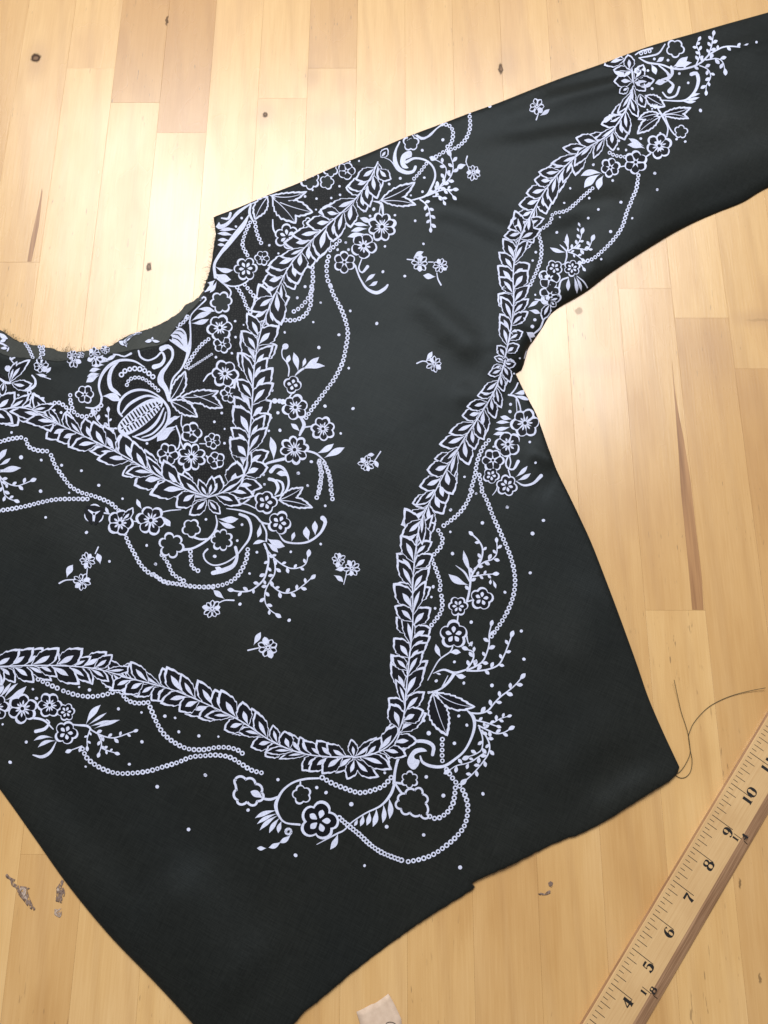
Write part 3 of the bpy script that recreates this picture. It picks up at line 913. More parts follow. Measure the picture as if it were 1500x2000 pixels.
for a in (((740, 455), (655, 470), 34), ((735, 490), (638, 510), 36), ((730, 500), (632, 552), 50), ((765, 425), (672, 430), 40), ((810, 385), (688, 385), 34), ((800, 400), (700, 400), 30)): fl(*a, bend=.12)
st([(1015, 320), (1030, 365), (1080, 390), (1140, 370), (1185, 330), (1205, 375), (1180, 420), (1130, 438)], [14, 16, 14, 14, 16, 22, 30, 40])
st([(1185, 305), (1230, 288), (1262, 315), (1262, 370), (1225, 430), (1185, 485), (1178, 545), (1215, 600), (1240, 680)], [44, 34, 24, 20, 24, 40, 54, 38, 30])
_p = Print(); _p.poly(qs([(1238, 235), (1275, 180), (1320, 150), (1362, 190), (1372, 260), (1382, 335), (1340, 315), (1285, 275)]), 0, WHITE)
for a, b_ in (((1262, 198), (1330, 232)), ((1250, 222), (1340, 280)), ((1285, 175), (1350, 200))): _p.ribbon(qs([a, ((a[0] + b_[0]) / 2 + 8, (a[1] + b_[1]) / 2 - 12), b_]), [1.0, 2.4, 1.0], .00004, BLACK)
emit(_p, 'printed_bud', base=.0002)
st([(1392, 110), (1396, 220), (1385, 300), (1368, 370), (1330, 450), (1270, 520), (1250, 590), (1245, 680)], [14, 14, 34, 24, 14, 16, 12, 20])
chain([(1300, 140), (1340, 115), (1375, 70)], 13); fl((1340, 60), (1385, 90), 26)
# the gourd
_p = Print()
_p.poly(qs([(868, 760), (880, 690), (930, 635), (1000, 608), (1080, 612), (1150, 640), (1200, 690), (1238, 760), (1225, 850), (1160, 930), (1070, 975), (985, 955), (900, 935), (862, 890)]), 0, BLACK)
_p.ribbon(qs([(895, 800), (868, 760), (880, 690), (930, 635), (1000, 608), (1080, 612), (1150, 645), (1200, 690), (1238, 760), (1225, 850), (1160, 930), (1070, 975), (975, 948)]), wv([12, 18, 18, 18, 18, 14, 12, 16, 22, 20, 18, 16, 10]), .00004, WHITE)
_p.ribbon(qs([(893, 780), (945, 715), (1020, 668), (1090, 650), (1180, 675)]), wv([8, 20, 20, 16, 10]), .00004, WHITE)
_p.ribbon(qs([(990, 945), (1080, 905), (1150, 840), (1200, 740)]), wv([10, 20, 20, 10]), .00004, WHITE)
_p.ribbon(qs([(1040, 955), (1120, 925), (1190, 850), (1215, 770)]), wv([6, 14, 14, 8]), .00004, WHITE)
LENS = [(862, 885), (885, 835), (950, 770), (1030, 708), (1110, 672), (1188, 676), (1190, 720), (1130, 800), (1030, 885), (940, 935), (885, 930)]
_p.poly(qs(LENS), .00005, WHITE)
_p2 = [np.array((868, 900.0)), np.array((1190, 692.0))]
ax = (_p2[1] - _p2[0]); axn = ax / np.linalg.norm(ax); nx = np.array([-axn[1], axn[0]])
for i in range(13):
    f = .10 + .80 * i / 12; c_ = _p2[0] + ax * f + nx * 8
    hh = 62 * math.sin(math.pi * (f * .9 + .08)) ** .8
    for s in (-1, 1):
        a, b_ = c_ + nx * s * 14, c_ + nx * s * max(18, hh * (1.0 if s < 0 else .92))
        _p.ribbon([q(a), q((a + b_) / 2), q(b_)], wv([12, 13, 9]), .00008, BLACK, step=2)
for i in range(8):
    c_ = _p2[0] + ax * (.08 + .84 * i / 7) + nx * 8
    _p.leafshape(q(c_ - axn * 15), q(c_ + axn * 15), wv(13), 0, .00008, BLACK, nseg=5)
emit(_p, 'printed_gourd', base=.00026, label='striped seed gourd in white line')
vleaf((1240, 690), (1358, 465), 100, .1); vleaf((1245, 690), (1450, 808), 105, -.1)
fl((1325, 795), (1190, 885), 42); fl((1300, 865), (1165, 935), 44); fl((1285, 895), (1150, 985), 78, .2); fl((1320, 800), (1255, 815), 30)
sprig([(855, 890), (770, 880), (715, 835), (692, 788)], 5, 46, 9); sprig([(800, 885), (795, 830), (795, 770)], 4, 40); sprig([(850, 885), (740, 910)], 3, 40)
st([(840, 920), (860, 980), (920, 1002), (985, 1000)], [6, 10, 12, 20]); fl((850, 930), (810, 960), 22)
st([(1332, 790), (1330, 870), (1380, 925)], [10, 10, 8]); st([(1290, 870), (1320, 960), (1305, 1035), (1270, 1050)], [12, 14, 12, 10]); st([(1318, 970), (1350, 1050)], 10)
fl((-10, 1140), (52, 1040), 44); fl((-10, 1160), (78, 1105), 28); fl((-20, 1215), (155, 1178), 48); fl((-20, 1190), (80, 1185), 20)
sprig([(-10, 1228), (40, 1280), (120, 1310), (230, 1272)], 6); sprig([(0, 1250), (25, 1330), (45, 1390), (110, 1418)], 6)
dots((135, 645), (398, 755), (448, 772), (85, 918), (155, 1100, 15), (303, 1120, 11), (452, 1158, 11), (597, 1198, 11), (298, 1348, 13), (507, 1360, 8), (724, 1305, 12), (898, 1403, 9), (1077, 998), (1007, 1055), (1072, 1063), (1032, 1115), (1097, 1167), (1267, 1190))
# print showing on the back neck
def bk(pr, name='printed_back_motif'): emit(pr, name, base=.0001, onback=True)
for P_ in ([(188, 268), (215, 310), (240, 368)], [(290, 290), (302, 330), (296, 372)], [(318, 292), (318, 345)]):
    pr = Print(); pp = resample(catmull(qs(P_), 2), 6.5)
    for p in pp: pr.annulus(p, 1.5, 3.6, 0, WHITE, 9)
    bk(pr, 'printed_bead_string')
for a in (((-5, 190), (58, 232), 34), ((0, 250), (45, 235), 24), ((5, 300), (65, 290), 22), ((870, 250), (935, 268), 34), ((900, 250), (960, 215), 20), ((1062, 252), (1118, 236), 26), ((1112, 240), (1170, 252), 20), ((1110, 245), (1118, 218), 16), ((930, 225), (985, 195), 14), ((985, 190), (1040, 185), 16)):
    pr = Print(); pr.leafshape(q(a[0]), q(a[1]), wv(a[2]), .15, 0, WHITE, nseg=8); bk(pr, 'printed_leaf')
pr = Print(); pr.ribbon(qs([(0, 262), (30, 275), (62, 300), (55, 320)]), wv([14, 12, 14, 10])); bk(pr, 'printed_scroll')
pr = Print(); pr.ribbon(qs([(905, 262), (930, 290), (925, 240), (990, 200), (1035, 190)]), wv([8, 10, 8, 7, 5])); bk(pr, 'printed_scroll')
for c_ in ((530, 352, 40), (590, 355, 30), (690, 338, 46), (770, 312, 36)):
    daisy(*c_, n=7, onback=True)

# ---- tile D
tile(0, 940)
flower(690, 240, 72, 3, rot=.6); flower(1105, 287, 110, 6)
leafo((893, 285), (975, 190), 60, .15); flower(880, 305, 98, 5, rot=2.5)
st([(735, 228), (800, 238)], 12); fl((805, 245), (775, 188), 24); fl((1040, 205), (1003, 130), 32); fl((1205, 262), (1248, 330), 46); st([(1165, 232), (1240, 215), (1325, 208)], [8, 10, 6]); st([(965, 292), (1000, 295)], 8)
flower(1255, 470, 98, 6, 'c', rot=.3); flower(1402, 345, 72, 5, 'c')
chain([(915, 385), (945, 460), (985, 530), (1030, 610), (1090, 670), (1150, 700), (1210, 740), (1320, 755), (1400, 770), (1500, 775), (1560, 776)])
chain([(1185, 540), (1230, 600), (1260, 670), (1310, 710), (1345, 730)]); chain([(1395, 515), (1400, 590), (1410, 630), (1450, 655)])
dots((335, 265), (634, 375, 13), (802, 587), (1138, 607), (1075, 470, 11))
daisy(640, 580, 62); daisy(600, 735, 68); fl((490, 708), (535, 612), 52); fl((735, 608), (712, 528), 48); st([(435, 747), (480, 725), (548, 720)], [14, 11, 9]); st([(698, 530), (720, 482)], [8, 11]); st([(640, 640), (636, 680)], 8)

# ---- tile E
tile(300, 900)
leafo((402, 285), (492, 392), 72, .05); leafo((388, 285), (258, 398), 92, -.1); leafo((450, 255), (655, 272), 92, .05); leafo((400, 262), (428, 108), 70, .08); leafo((398, 262), (330, 132), 66, -.08)
chain([(370, 925), (430, 920), (520, 905), (600, 860), (650, 790), (680, 720), (690, 650)]); chain([(0, 832), (80, 885), (200, 905), (300, 920)], 15)
chain([(1215, 0), (1225, 100), (1220, 200), (1195, 270)]); chain([(1250, 15), (1285, 100), (1300, 200), (1310, 280)])
st([(860, 78), (895, 42), (945, 52), (982, 110), (988, 180), (955, 240), (890, 262)], [34, 30, 24, 18, 18, 16, 10]); fl((985, 120), (900, 95), 44, .3)
st([(848, 135), (890, 148), (912, 200), (890, 248)], [28, 26, 26, 10]); st([(900, 140), (940, 160), (950, 210), (930, 250)], [10, 20, 18, 10])
flower(820, 305, 88, 5, 'd'); flower(922, 455, 88, 5, 'd')
vleaf((915, 290), (1098, 192), 88); vleaf((915, 290), (1168, 346), 84, -.1)
st([(640, 320), (700, 280), (740, 220), (755, 150)], [8, 16, 12, 6]); st([(640, 312), (690, 322), (745, 348)], 9)
st([(535, 350), (640, 365), (740, 400), (790, 450), (850, 465)], [6, 14, 14, 16, 12]); st([(790, 450), (825, 520), (825, 590)], [14, 14, 12]); fl((780, 465), (762, 562), 36); fl((830, 592), (728, 612), 30, .2)
fl((830, 568), (962, 628), 64, .1); fl((828, 600), (912, 672), 40)
st([(920, 540), (960, 590), (1050, 605), (1140, 590), (1220, 530), (1258, 450), (1238, 420)], [6, 16, 14, 18, 20, 30, 40]); fl((1140, 588), (1118, 482), 54); fl((1185, 550), (1182, 440), 46); fl((1010, 592), (1032, 522), 30)
sprig([(812, 610), (842, 700), (830, 800), (800, 880), (740, 930), (680, 960), (575, 950)], 10, 48, 14); sprig([(820, 640), (890, 720), (960, 770), (1030, 790), (1110, 760), (1132, 690)], 8, 46, 10)
sprig([(880, 720), (892, 810), (850, 890), (820, 950), (815, 1020), (840, 1080), (905, 1128)], 9, 46, 10); sprig([(850, 890), (910, 950), (980, 970), (1060, 940), (1155, 860)], 8, 46, 10)
st([(632, 392), (690, 420), (715, 490), (700, 570), (650, 640), (600, 700), (520, 750), (440, 765), (382, 732), (366, 682), (395, 648)], [22, 24, 20, 18, 14, 12, 12, 12, 12, 14, 16])
st([(600, 635), (612, 700), (585, 765), (520, 800), (435, 822)], [26, 24, 34, 40, 34]); fl((520, 800), (450, 780), 36)
st([(455, 400), (465, 460), (440, 530), (380, 590), (290, 640), (215, 652)], [8, 14, 18, 18, 18, 22]); fl((472, 425), (622, 425), 54, .1); fl((472, 438), (598, 488), 40)
flower(500, 580, 84, 7, 'c'); st([(285, 555), (340, 575), (395, 572)], [20, 16, 14]); fl((285, 575), (288, 488), 36)
daisy(430, 1085, 74); fl((520, 1012), (438, 948), 44); st([(470, 1045), (520, 1022), (588, 1022)], [8, 10, 13]); daisy(838, 1368, 82, 8); fl((732, 1352), (785, 1255), 44); st([(692, 1388), (770, 1370)], [13, 9])
daisy(1355, 728, 56, 8); daisy(1452, 790, 66, 9); fl((1318, 838), (1388, 888), 38); st([(1412, 830), (1393, 905)], [9, 6]); fl((1328, 800), (1400, 788), 40)
dots((803, 103), (812, 173), (1060, 92, 13), (1128, 182), (1257, 330), (384, 430), (648, 468), (613, 585), (448, 700, 14), (757, 670), (1005, 667), (1224, 610), (703, 826), (633, 1050, 13), (993, 1168, 14), (15, 757, 12), (140, 65, 9))

# ---- tile C
tile(350, 560)
for f_ in ((298, 302, 97, 6), (318, 422, 69, 6), (335, 638, 102, 6), (365, 788, 66, 6), (90, 1070, 80, 5), (245, 1130, 62, 6), (90, 1248, 107, 8), (270, 1272, 67, 5), (830, 718, 67, 4, 'd'), (850, 885, 97, 6), (1053, 1042, 92, 7), (845, 1195, 108, 8)): flower(*f_)
flower(308, 115, 84, 6, 'c', rot=.9)
st([(200, 1240), (215, 1260)], 14); st([(150, 1150), (215, 1150)], 8)
vleaf((10, 808), (292, 762), 105, .15); vleaf((110, 795), (322, 890), 105, -.05)
st([(300, 625), (220, 640), (178, 692)], [8, 14, 10]); st([(75, 270), (90, 205), (150, 140), (195, 95), (180, 75), (155, 100)], [12, 10, 10, 14, 14, 10])
fl((130, 165), (262, 182), 40, -.12); fl((85, 255), (235, 190), 44, -.12); fl((88, 268), (218, 238), 40, .14)
st([(800, 655), (805, 600), (785, 550), (758, 520), (752, 470), (768, 445)], [10, 12, 10, 9, 9, 22]); dots((778, 438, 24)); fl((785, 570), (808, 500), 36)
st([(850, 650), (880, 620), (910, 600)], [8, 18, 16]); fl((872, 622), (838, 482), 48); fl((900, 592), (922, 522), 28); fl((905, 600), (1025, 515), 46); fl((905, 606), (1068, 582), 42, -.15)
st([(830, 775), (806, 812)], 11); dots((700, 837, 20), (735, 838, 18)); fl((720, 838), (785, 855), 44)
st([(890, 958), (915, 1010), (895, 1060), (882, 1088)], [20, 30, 24, 16]); fl((885, 1062), (818, 1003), 36); st([(915, 1030), (985, 1020)], [14, 9])
st([(925, 1200), (1000, 1222), (1065, 1275)], [16, 16, 9]); fl((1005, 1222), (1132, 1150), 46); fl((1060, 1255), (1212, 1178), 52)
st([(590, 1330), (650, 1292), (765, 1262)], [8, 18, 26]); fl((690, 1275), (668, 1100), 54)
chain([(1110, 0), (1130, 60), (1180, 150), (1215, 240), (1235, 340), (1220, 450), (1195, 560), (1140, 670), (1090, 740), (1030, 820), (980, 885), (930, 960)])
chain([(425, 5), (470, 80), (490, 140), (520, 185)], 14); chain([(480, -15), (540, 60), (560, 95)], 15); chain([(970, 0), (965, 80), (960, 140), (920, 210), (850, 245), (780, 245)]); chain([(975, 20), (940, 90), (890, 150), (840, 182)])
chain([(215, 385), (160, 430), (105, 500), (50, 590)], 14); chain([(238, 495), (160, 545), (70, 602)], 9)
chain([(1025, 1290), (1045, 1370), (1030, 1450), (1022, 1500)]); chain([(1065, 1295), (1095, 1370), (1112, 1450), (1112, 1490)])
dots((410, 253), (413, 370), (386, 488), (269, 517), (312, 926), (258, 990), (378, 1107, 12), (332, 1147), (333, 1042, 8), (865, 82, 11), (1036, 117, 9), (1253, 178), (982, 260, 9), (773, 335), (1170, 353, 12), (1023, 446, 13), (1242, 597), (680, 760, 12), (723, 924, 12), (673, 960), (738, 1052, 13), (656, 1056), (1068, 875, 13), (1273, 893, 13), (1183, 1075), (968, 1282, 13), (872, 1366, 13), (618, 1378), (625, 1448), (942, 1457), (1447, 270, 13), (472, 280, 7))
daisy(1372, 1298, 64); fl((1370, 1238), (1430, 1232), 30); st([(1425, 1285), (1475, 1208)], [7, 11]); fl((1425, 1265), (1455, 1325), 34)

# ---- tile B
tile(350, 200)
flower(488, 1220, 88, 6, 'd'); flower(608, 1142, 57, 6); flower(790, 985, 95, 6, 'd', rot=.4); flower(950, 895, 52, 6, 'c'); dots((945, 900, 14)); flower(1225, 503, 66, 5); flower(1082, 585, 56, 5, 'c'); flower(958, 570, 74, 6, 'c'); flower(1110, 495, 56, 5, 'c')
st([(268, 868), (295, 912), (350, 892), (410, 832), (470, 780), (525, 742)], [44, 40, 28, 20, 16, 12]); st([(310, 848), (360, 852), (376, 812)], [10, 22, 20]); st([(400, 830), (430, 800), (490, 760)], [10, 14, 8])
st([(510, 825), (470, 900), (420, 962), (350, 1050), (300, 1112), (258, 1190), (265, 1280)], [8, 38, 42, 36, 26, 22, 26])
for a in (((425, 935), (295, 940), 28), ((400, 978), (280, 962), 30), ((370, 1015), (282, 1010), 28), ((345, 1050), (280, 1045), 24)): fl(*a, bend=.12)
fl((262, 1200), (395, 1228), 40, .25); fl((262, 1250), (380, 1298), 66, .2); fl((265, 1300), (188, 1392), 62, .1); fl((275, 1310), (225, 1395), 30)
st([(280, 1290), (350, 1340), (430, 1345), (500, 1310), (522, 1270)], [16, 12, 12, 12, 8]); st([(300, 1310), (345, 1345), (380, 1390), (362, 1440)], [10, 14, 14, 12])
vleaf((665, 682), (938, 652), 74, .2); vleaf((740, 735), (982, 806), 120, .05); vleaf((680, 700), (855, 890), 150, -.1); vleaf((650, 690), (555, 862), 105, .1)
st([(685, 860), (690, 930), (722, 982)], [10, 14, 12]); st([(655, 680), (600, 712), (525, 745)], [16, 14, 8]); st([(525, 750), (515, 810), (540, 870)], [14, 22, 14])
chain([(520, 880), (480, 970), (465, 1050), (500, 1120)], 14); chain([(555, 880), (570, 960), (600, 1030)], 15); chain([(1175, 1015), (1130, 1060), (1105, 1085)], 14)
chain([(1095, 1130), (1080, 1200), (1085, 1290), (1106, 1340)]); chain([(975, 1210), (980, 1300), (972, 1345)])
dots((458, 848), (416, 910), (660, 1047), (727, 1107, 8), (641, 1233), (629, 1312), (922, 690), (978, 643, 8), (1006, 706, 9), (1114, 701, 9), (1174, 615, 9), (1178, 678), (1002, 786, 8), (1317, 430, 8), (1250, 435, 7), (922, 1350, 11), (864, 1433), (1036, 1467, 9), (1220, 1028), (1240, 1080), (1160, 1080))

# ---- tile M
tile(650, 180)
flower(360, 988, 108, 8); flower(226, 1128, 97, 5); flower(85, 1247, 83, 6); flower(572, 372, 62, 5, 'c')
vleaf((345, 795), (605, 658), 100, .1); vleaf((360, 800), (612, 828), 84, -.12); st([(300, 800), (355, 818), (370, 905)], [8, 24, 12]); st([(350, 830), (330, 935)], [10, 6]); st([(360, 800), (600, 790)], [10, 8])
for a in (((295, 968), (198, 922), 40), ((265, 982), (148, 968), 32), ((255, 1002), (133, 1020), 36), ((245, 1042), (108, 1062), 40)): fl(*a, bend=.1)
st([(212, 1222), (190, 1290), (215, 1322), (255, 1278)], [8, 12, 14, 26]); st([(165, 1270), (185, 1330), (205, 1375), (250, 1440), (320, 1470), (380, 1440), (402, 1412)], [14, 14, 14, 22, 28, 26, 14]); fl((235, 1395), (312, 1332), 30); fl((262, 1420), (328, 1385), 30)
st([(540, 512), (600, 485), (680, 500), (735, 550), (750, 620), (720, 700), (680, 760), (580, 792)], [26, 18, 16, 16, 16, 18, 16, 10])
_p = Print(); _p.poly(qs([(558, 430), (508, 458), (493, 515), (515, 558), (556, 556), (532, 530), (534, 492), (576, 476), (578, 440)]), 0, WHITE); emit(_p, 'printed_scroll', base=.0002)
st([(490, 365), (460, 430), (455, 500), (480, 560), (540, 590), (590, 580), (605, 548)], [12, 18, 34, 38, 30, 24, 24])
st([(455, 545), (420, 500), (350, 470)], [10, 6, 4]); st([(430, 635), (380, 640), (350, 620)], [6, 8, 5])
leafo((350, 480), (400, 410), 60); leafo((340, 560), (430, 640), 90, .2)
sprig([(700, 750), (780, 700), (850, 640), (880, 570), (875, 500), (860, 465)], 9, 46, 10); sprig([(740, 735), (810, 655), (830, 560), (790, 515), (750, 495)], 7, 46, 9); sprig([(690, 760), (800, 718), (885, 715)], 6, 40, 10); sprig([(840, 715), (880, 760)], 2, 36); sprig([(735, 765), (790, 765), (812, 800)], 4, 36); sprig([(640, 788), (690, 830), (712, 900), (718, 1000)], 8, 44, 10)
chain([(1000, 150), (1005, 260), (970, 350), (900, 410), (830, 430), (730, 490)], 14); chain([(800, 235), (850, 245), (880, 290), (870, 370), (840, 400)], 14); chain([(685, 525), (640, 585), (595, 635)], 13)
st([(600, 308), (650, 340), (690, 330), (720, 308), (760, 268), (805, 235)], [16, 24, 16, 20, 10, 16])
dots((1150, 104, 13), (806, 350, 12), (655, 427, 11), (670, 627), (657, 730), (494, 632, 11), (413, 674, 11), (572, 757, 7), (228, 872), (300, 858, 14), (273, 908), (455, 902), (603, 943), (664, 1112), (382, 1130), (95, 1103), (115, 1153), (35, 1153), (367, 1316, 12), (527, 1348, 11))
daisy(1030, 590, 62); fl((980, 532), (908, 562), 42); st([(992, 550), (975, 510), (985, 470)], [6, 9, 11]); daisy(638, 1255, 66, 8); daisy(790, 1272, 62); fl((588, 1218), (665, 1170), 38); st([(545, 1225), (592, 1230)], 10); fl((755, 1352), (662, 1342), 46); st([(762, 1325), (770, 1370), (792, 1412)], [7, 10, 13]); st([(700, 1245), (735, 1245)], 8)
tile(800, 0, 3.0)
daisy(745, 625, 48, 7); fl((762, 680), (820, 640), 26); st([(755, 665), (742, 702)], [6, 9])

# ---- tile F
tile(0, 1220)
chain([(280, 400), (340, 430), (420, 465)], 16.5); chain([(465, 485), (540, 510), (620, 525), (700, 525), (780, 510), (860, 485)], 16.5); chain([(890, 495), (930, 550), (1000, 575), (1085, 570)], 16)
chain([(1100, 605), (1150, 720), (1200, 800), (1280, 865), (1380, 910), (1500, 915), (1580, 900), (1670, 900), (1740, 918), (1775, 942)], 17)
chain([(605, 910), (640, 980), (720, 1040), (800, 1075), (880, 1090), (1000, 1085), (1100, 1070), (1200, 1040), (1300, 1010), (1400, 970), (1500, 960), (1580, 955), (1680, 970), (1760, 1015), (1840, 1065), (1915, 1085)], 17)
flower(-25, 605, 98, 6); flower(165, 615, 112, 6); flower(365, 590, 94, 6); flower(485, 640, 67, 6, 'd'); flower(485, 792, 88, 5, 'd')
st([(225, 680), (320, 700), (390, 765)], [20, 18, 9]); st([(262, 782), (330, 762), (362, 715), (340, 695)], [28, 26, 14, 10]); fl((390, 830), (248, 850), 28, .25); fl((412, 852), (278, 900), 30, .25); st([(243, 955), (310, 968), (370, 932), (412, 858)], [10, 26, 22, 6])
st([(490, 725), (560, 735), (640, 742), (665, 765)], [10, 14, 20, 14]); fl((630, 732), (738, 588), 48); fl((645, 735), (782, 645), 22); fl((660, 745), (822, 702), 26); fl((690, 762), (878, 698), 32)
sprig([(660, 765), (740, 810), (830, 830), (900, 810), (985, 780)], 7, 44, 10); sprig([(715, 795), (745, 870), (728, 935)], 4, 44, 9); sprig([(740, 900), (780, 920), (840, 938)], 4, 36); sprig([(660, 770), (640, 830), (640, 890)], 4, 36, 9); sprig([(600, 890), (525, 918)], 2, 44)
fl((-10, 540), (82, 425), 26); fl((30, 542), (132, 430), 24); fl((40, 552), (195, 450), 44, .15); fl((-5, 520), (15, 425), 36)
dots((20, 730, 9), (193, 860, 12), (75, 1008, 14), (242, 473, 9), (268, 540, 13), (580, 457, 9), (656, 478, 13), (780, 453, 11), (868, 617, 12), (1037, 643, 9), (1208, 670, 13), (1283, 683, 10), (1040, 858, 13), (1310, 785, 12), (1457, 815, 12), (948, 1022, 12), (628, 1040, 9), (1152, 1187, 14))
tile(0, 1500, 3.0); dots((1202, 40, 9), (1105, 360, 11))

# ---- tile G
tile(400, 1320)
leafo((1092, 600), (1072, 462), 76, .05); leafo((1095, 605), (1040, 760), 96, -.1); leafo((1100, 600), (1278, 740), 100, .2); leafo((1150, 590), (1398, 552), 100, .15)
closed([(220, 755), (300, 750), (370, 780), (418, 840), (418, 890), (370, 935), (310, 932), (240, 922), (222, 850), (236, 800)], 17, drop=((425, 895), (335, 848), 50), lobes=8, amp=22)
st([(405, 895), (480, 905), (545, 882)], [16, 22, 14]); st([(840, 750), (740, 755), (650, 780), (580, 830), (540, 890), (520, 950), (540, 1020), (590, 1075), (695, 1090)], [14, 18, 16, 18, 22, 30, 20, 14, 18])
flower(710, 870, 74, 5, 'c'); st([(700, 770), (700, 860)], [10, 26]); fl((690, 900), (710, 840), 40)
flower(838, 1062, 146, 5, 'd', rot=-1.3)
for a in (((530, 985), (368, 1042), 36), ((535, 1008), (382, 1086), 30), ((540, 1020), (402, 1132), 34), ((552, 1038), (472, 1152), 36), ((565, 1060), (538, 1152), 36)): fl(*a, bend=.12)
chain([(612, 1140), (615, 1142)], 26); fl((632, 1160), (545, 1222), 40); fl((560, 1212), (468, 1258), 40); fl((452, 1262), (382, 1262), 34)
chain([(860, 745), (940, 790), (1030, 825), (1100, 850), (1160, 855), (1240, 835), (1310, 805), (1365, 745)], 18)
chain([(985, 1040), (1050, 1095), (1130, 1160), (1210, 1235), (1290, 1290), (1370, 1325), (1440, 1350)], 18, 27)
st([(1390, 790), (1360, 870), (1290, 950), (1180, 1005), (1080, 1070), (1020, 1130), (960, 1160), (820, 1235)], [22, 24, 16, 12, 10, 12, 14, 5])
for a in (((1345, 885), (1352, 1048), 44), ((1305, 935), (1302, 1078), 38), ((1255, 965), (1230, 1106), 42), ((1205, 990), (1185, 1096), 38), ((1158, 1010), (1138, 1102), 34), ((1118, 1045), (1093, 1100), 24), ((975, 1150), (918, 1272), 46)): fl(*a, bend=-.15)
dots((536, 760, 12), (317, 983, 13), (820, 818, 12), (888, 855, 14), (1073, 940, 16), (1318, 710, 11), (1332, 1105, 14), (665, 1314, 15), (1170, 1390, 11), (100, 445, 8), (5, 728, 13))

# ---- tile H
tile(680, 1320)
st([(335, 790), (343, 700), (370, 600), (430, 520), (500, 480), (580, 485), (625, 520), (618, 578)], [26, 22, 22, 22, 26, 30, 30, 26])
_p = Print(); _p.poly(qs([(578, 552), (540, 527), (482, 540), (440, 598), (436, 650), (478, 688), (515, 655), (522, 615), (492, 610), (482, 585), (520, 560)]), 0, WHITE); emit(_p, 'printed_scroll', base=.0002)
st([(528, 588), (545, 632), (610, 662), (700, 662), (780, 612), (850, 550), (900, 460), (925, 370), (915, 300), (868, 250)], [12, 22, 26, 24, 20, 18, 20, 24, 28, 8])
flower(450, 760, 66, 6, 'c'); st([(340, 782), (400, 787), (440, 768)], [18, 20, 24]); closed([(360, 910), (395, 872), (440, 842), (520, 832), (572, 900), (572, 960), (578, 1032), (480, 1015), (410, 1000), (365, 960)], 15, lobes=9, amp=22)
st([(345, 790), (385, 850), (435, 898)], [16, 18, 12])
chain([(560, 1030), (600, 1030), (650, 1045), (720, 1005), (765, 940), (780, 870), (785, 820)], 18); chain([(690, 465), (688, 505), (688, 545), (688, 582), (690, 622)], 17, 38)
chain([(440, 1360), (520, 1345), (620, 1310), (715, 1245), (790, 1180), (850, 1100), (875, 1000), (870, 920), (835, 830), (780, 770), (720, 685)], 18)
vleaf((640, 118), (932, 226), 105, .18, 6); vleaf((620, 125), (728, 442), 150, .06, 9); st([(585, 118), (650, 122)], [10, 24])
sprig([(895, 272), (1000, 270), (1060, 210), (1130, 140), (1200, 90), (1272, 12)], 9, 52, 12); sprig([(930, 325), (1000, 340), (1085, 368)], 4, 46, 11); sprig([(1070, 340), (1110, 315), (1165, 298)], 4, 40, 8); sprig([(955, 365), (1050, 410), (1112, 425), (1182, 392)], 5, 48, 11)
sprig([(980, 400), (1030, 480), (1030, 560), (980, 640), (920, 710), (858, 768)], 9, 50, 11); sprig([(960, 380), (985, 460), (970, 550), (880, 592)], 5, 48, 10); sprig([(990, 570), (880, 640), (810, 650), (742, 690)], 6, 48, 9)
dots((645, 37, 13), (847, 53, 12), (1053, 70, 14), (810, 294, 12), (869, 361, 12), (555, 328, 11), (590, 420, 16), (778, 494, 13), (572, 740, 13), (697, 877, 15), (987, 864, 14), (553, 1165, 13), (820, 1403, 15))

# ---- tile I
tile(680, 960)
chain([(905, 0), (870, 80), (830, 140), (780, 190), (700, 250)]); chain([(660, 285), (690, 340), (680, 400), (630, 460)]); chain([(615, 500), (650, 590), (675, 670), (672, 720)]); chain([(683, 765), (690, 830), (675, 890), (640, 940), (590, 1005)])
chain([(980, 0), (1020, 75), (1060, 180), (1110, 290), (1150, 380), (1190, 480), (1215, 580), (1222, 680), (1205, 780), (1170, 870), (1120, 960), (1050, 1060)], 16)
flower(805, 840, 74, 6, 'd'); flower(978, 785, 86, 5, 'd'); flower(772, 1048, 106, 5, 'd', rot=-1.57); st([(805, 905), (800, 945)], 12); st([(868, 1060), (880, 1110), (905, 1130)], [14, 8, 10]); fl((880, 1135), (912, 1098), 26)
sprig([(870, 805), (890, 720), (895, 660), (910, 600), (960, 530), (985, 450), (970, 380), (905, 312)], 8, 46, 15); fl((885, 685), (735, 605), 54, -.15); st([(888, 655), (852, 592), (788, 542)], [14, 16, 4]); st([(895, 640), (880, 550), (840, 494)], [14, 14, 4]); fl((905, 605), (845, 432), 38, -.1)
sprig([(925, 565), (1000, 515), (1070, 490), (1090, 430), (1088, 368)], 7, 46, 10); sprig([(915, 622), (990, 610), (1058, 605)], 5, 42, 10); fl((1045, 640), (1042, 682), 22); fl((1058, 648), (1082, 710), 22); st([(868, 808), (935, 788)], [10, 16])
st([(770, 1110), (750, 1170), (670, 1230), (620, 1310), (583, 1382)], [12, 11, 11, 9, 7]); fl((682, 1218), (642, 1118), 38); fl((738, 1182), (825, 1180), 42)
st([(622, 1332), (700, 1305), (780, 1328), (865, 1305)], [5, 16, 20, 14]); sprig([(870, 1300), (910, 1240), (920, 1180), (878, 1160)], 5, 50, 12); sprig([(870, 1308), (980, 1250), (1030, 1130), (1030, 1060), (1050, 972)], 7, 52, 12); sprig([(870, 1312), (990, 1310), (1100, 1270), (1150, 1180), (1198, 1055)], 8, 52, 12)
st([(780, 1330), (730, 1400), (670, 1450), (588, 1475)], [28, 22, 14, 16]); fl((780, 1335), (862, 1355), 40, .2); st([(730, 1350), (690, 1430)], [6, 12]); fl((640, 1330), (680, 1342), 16)
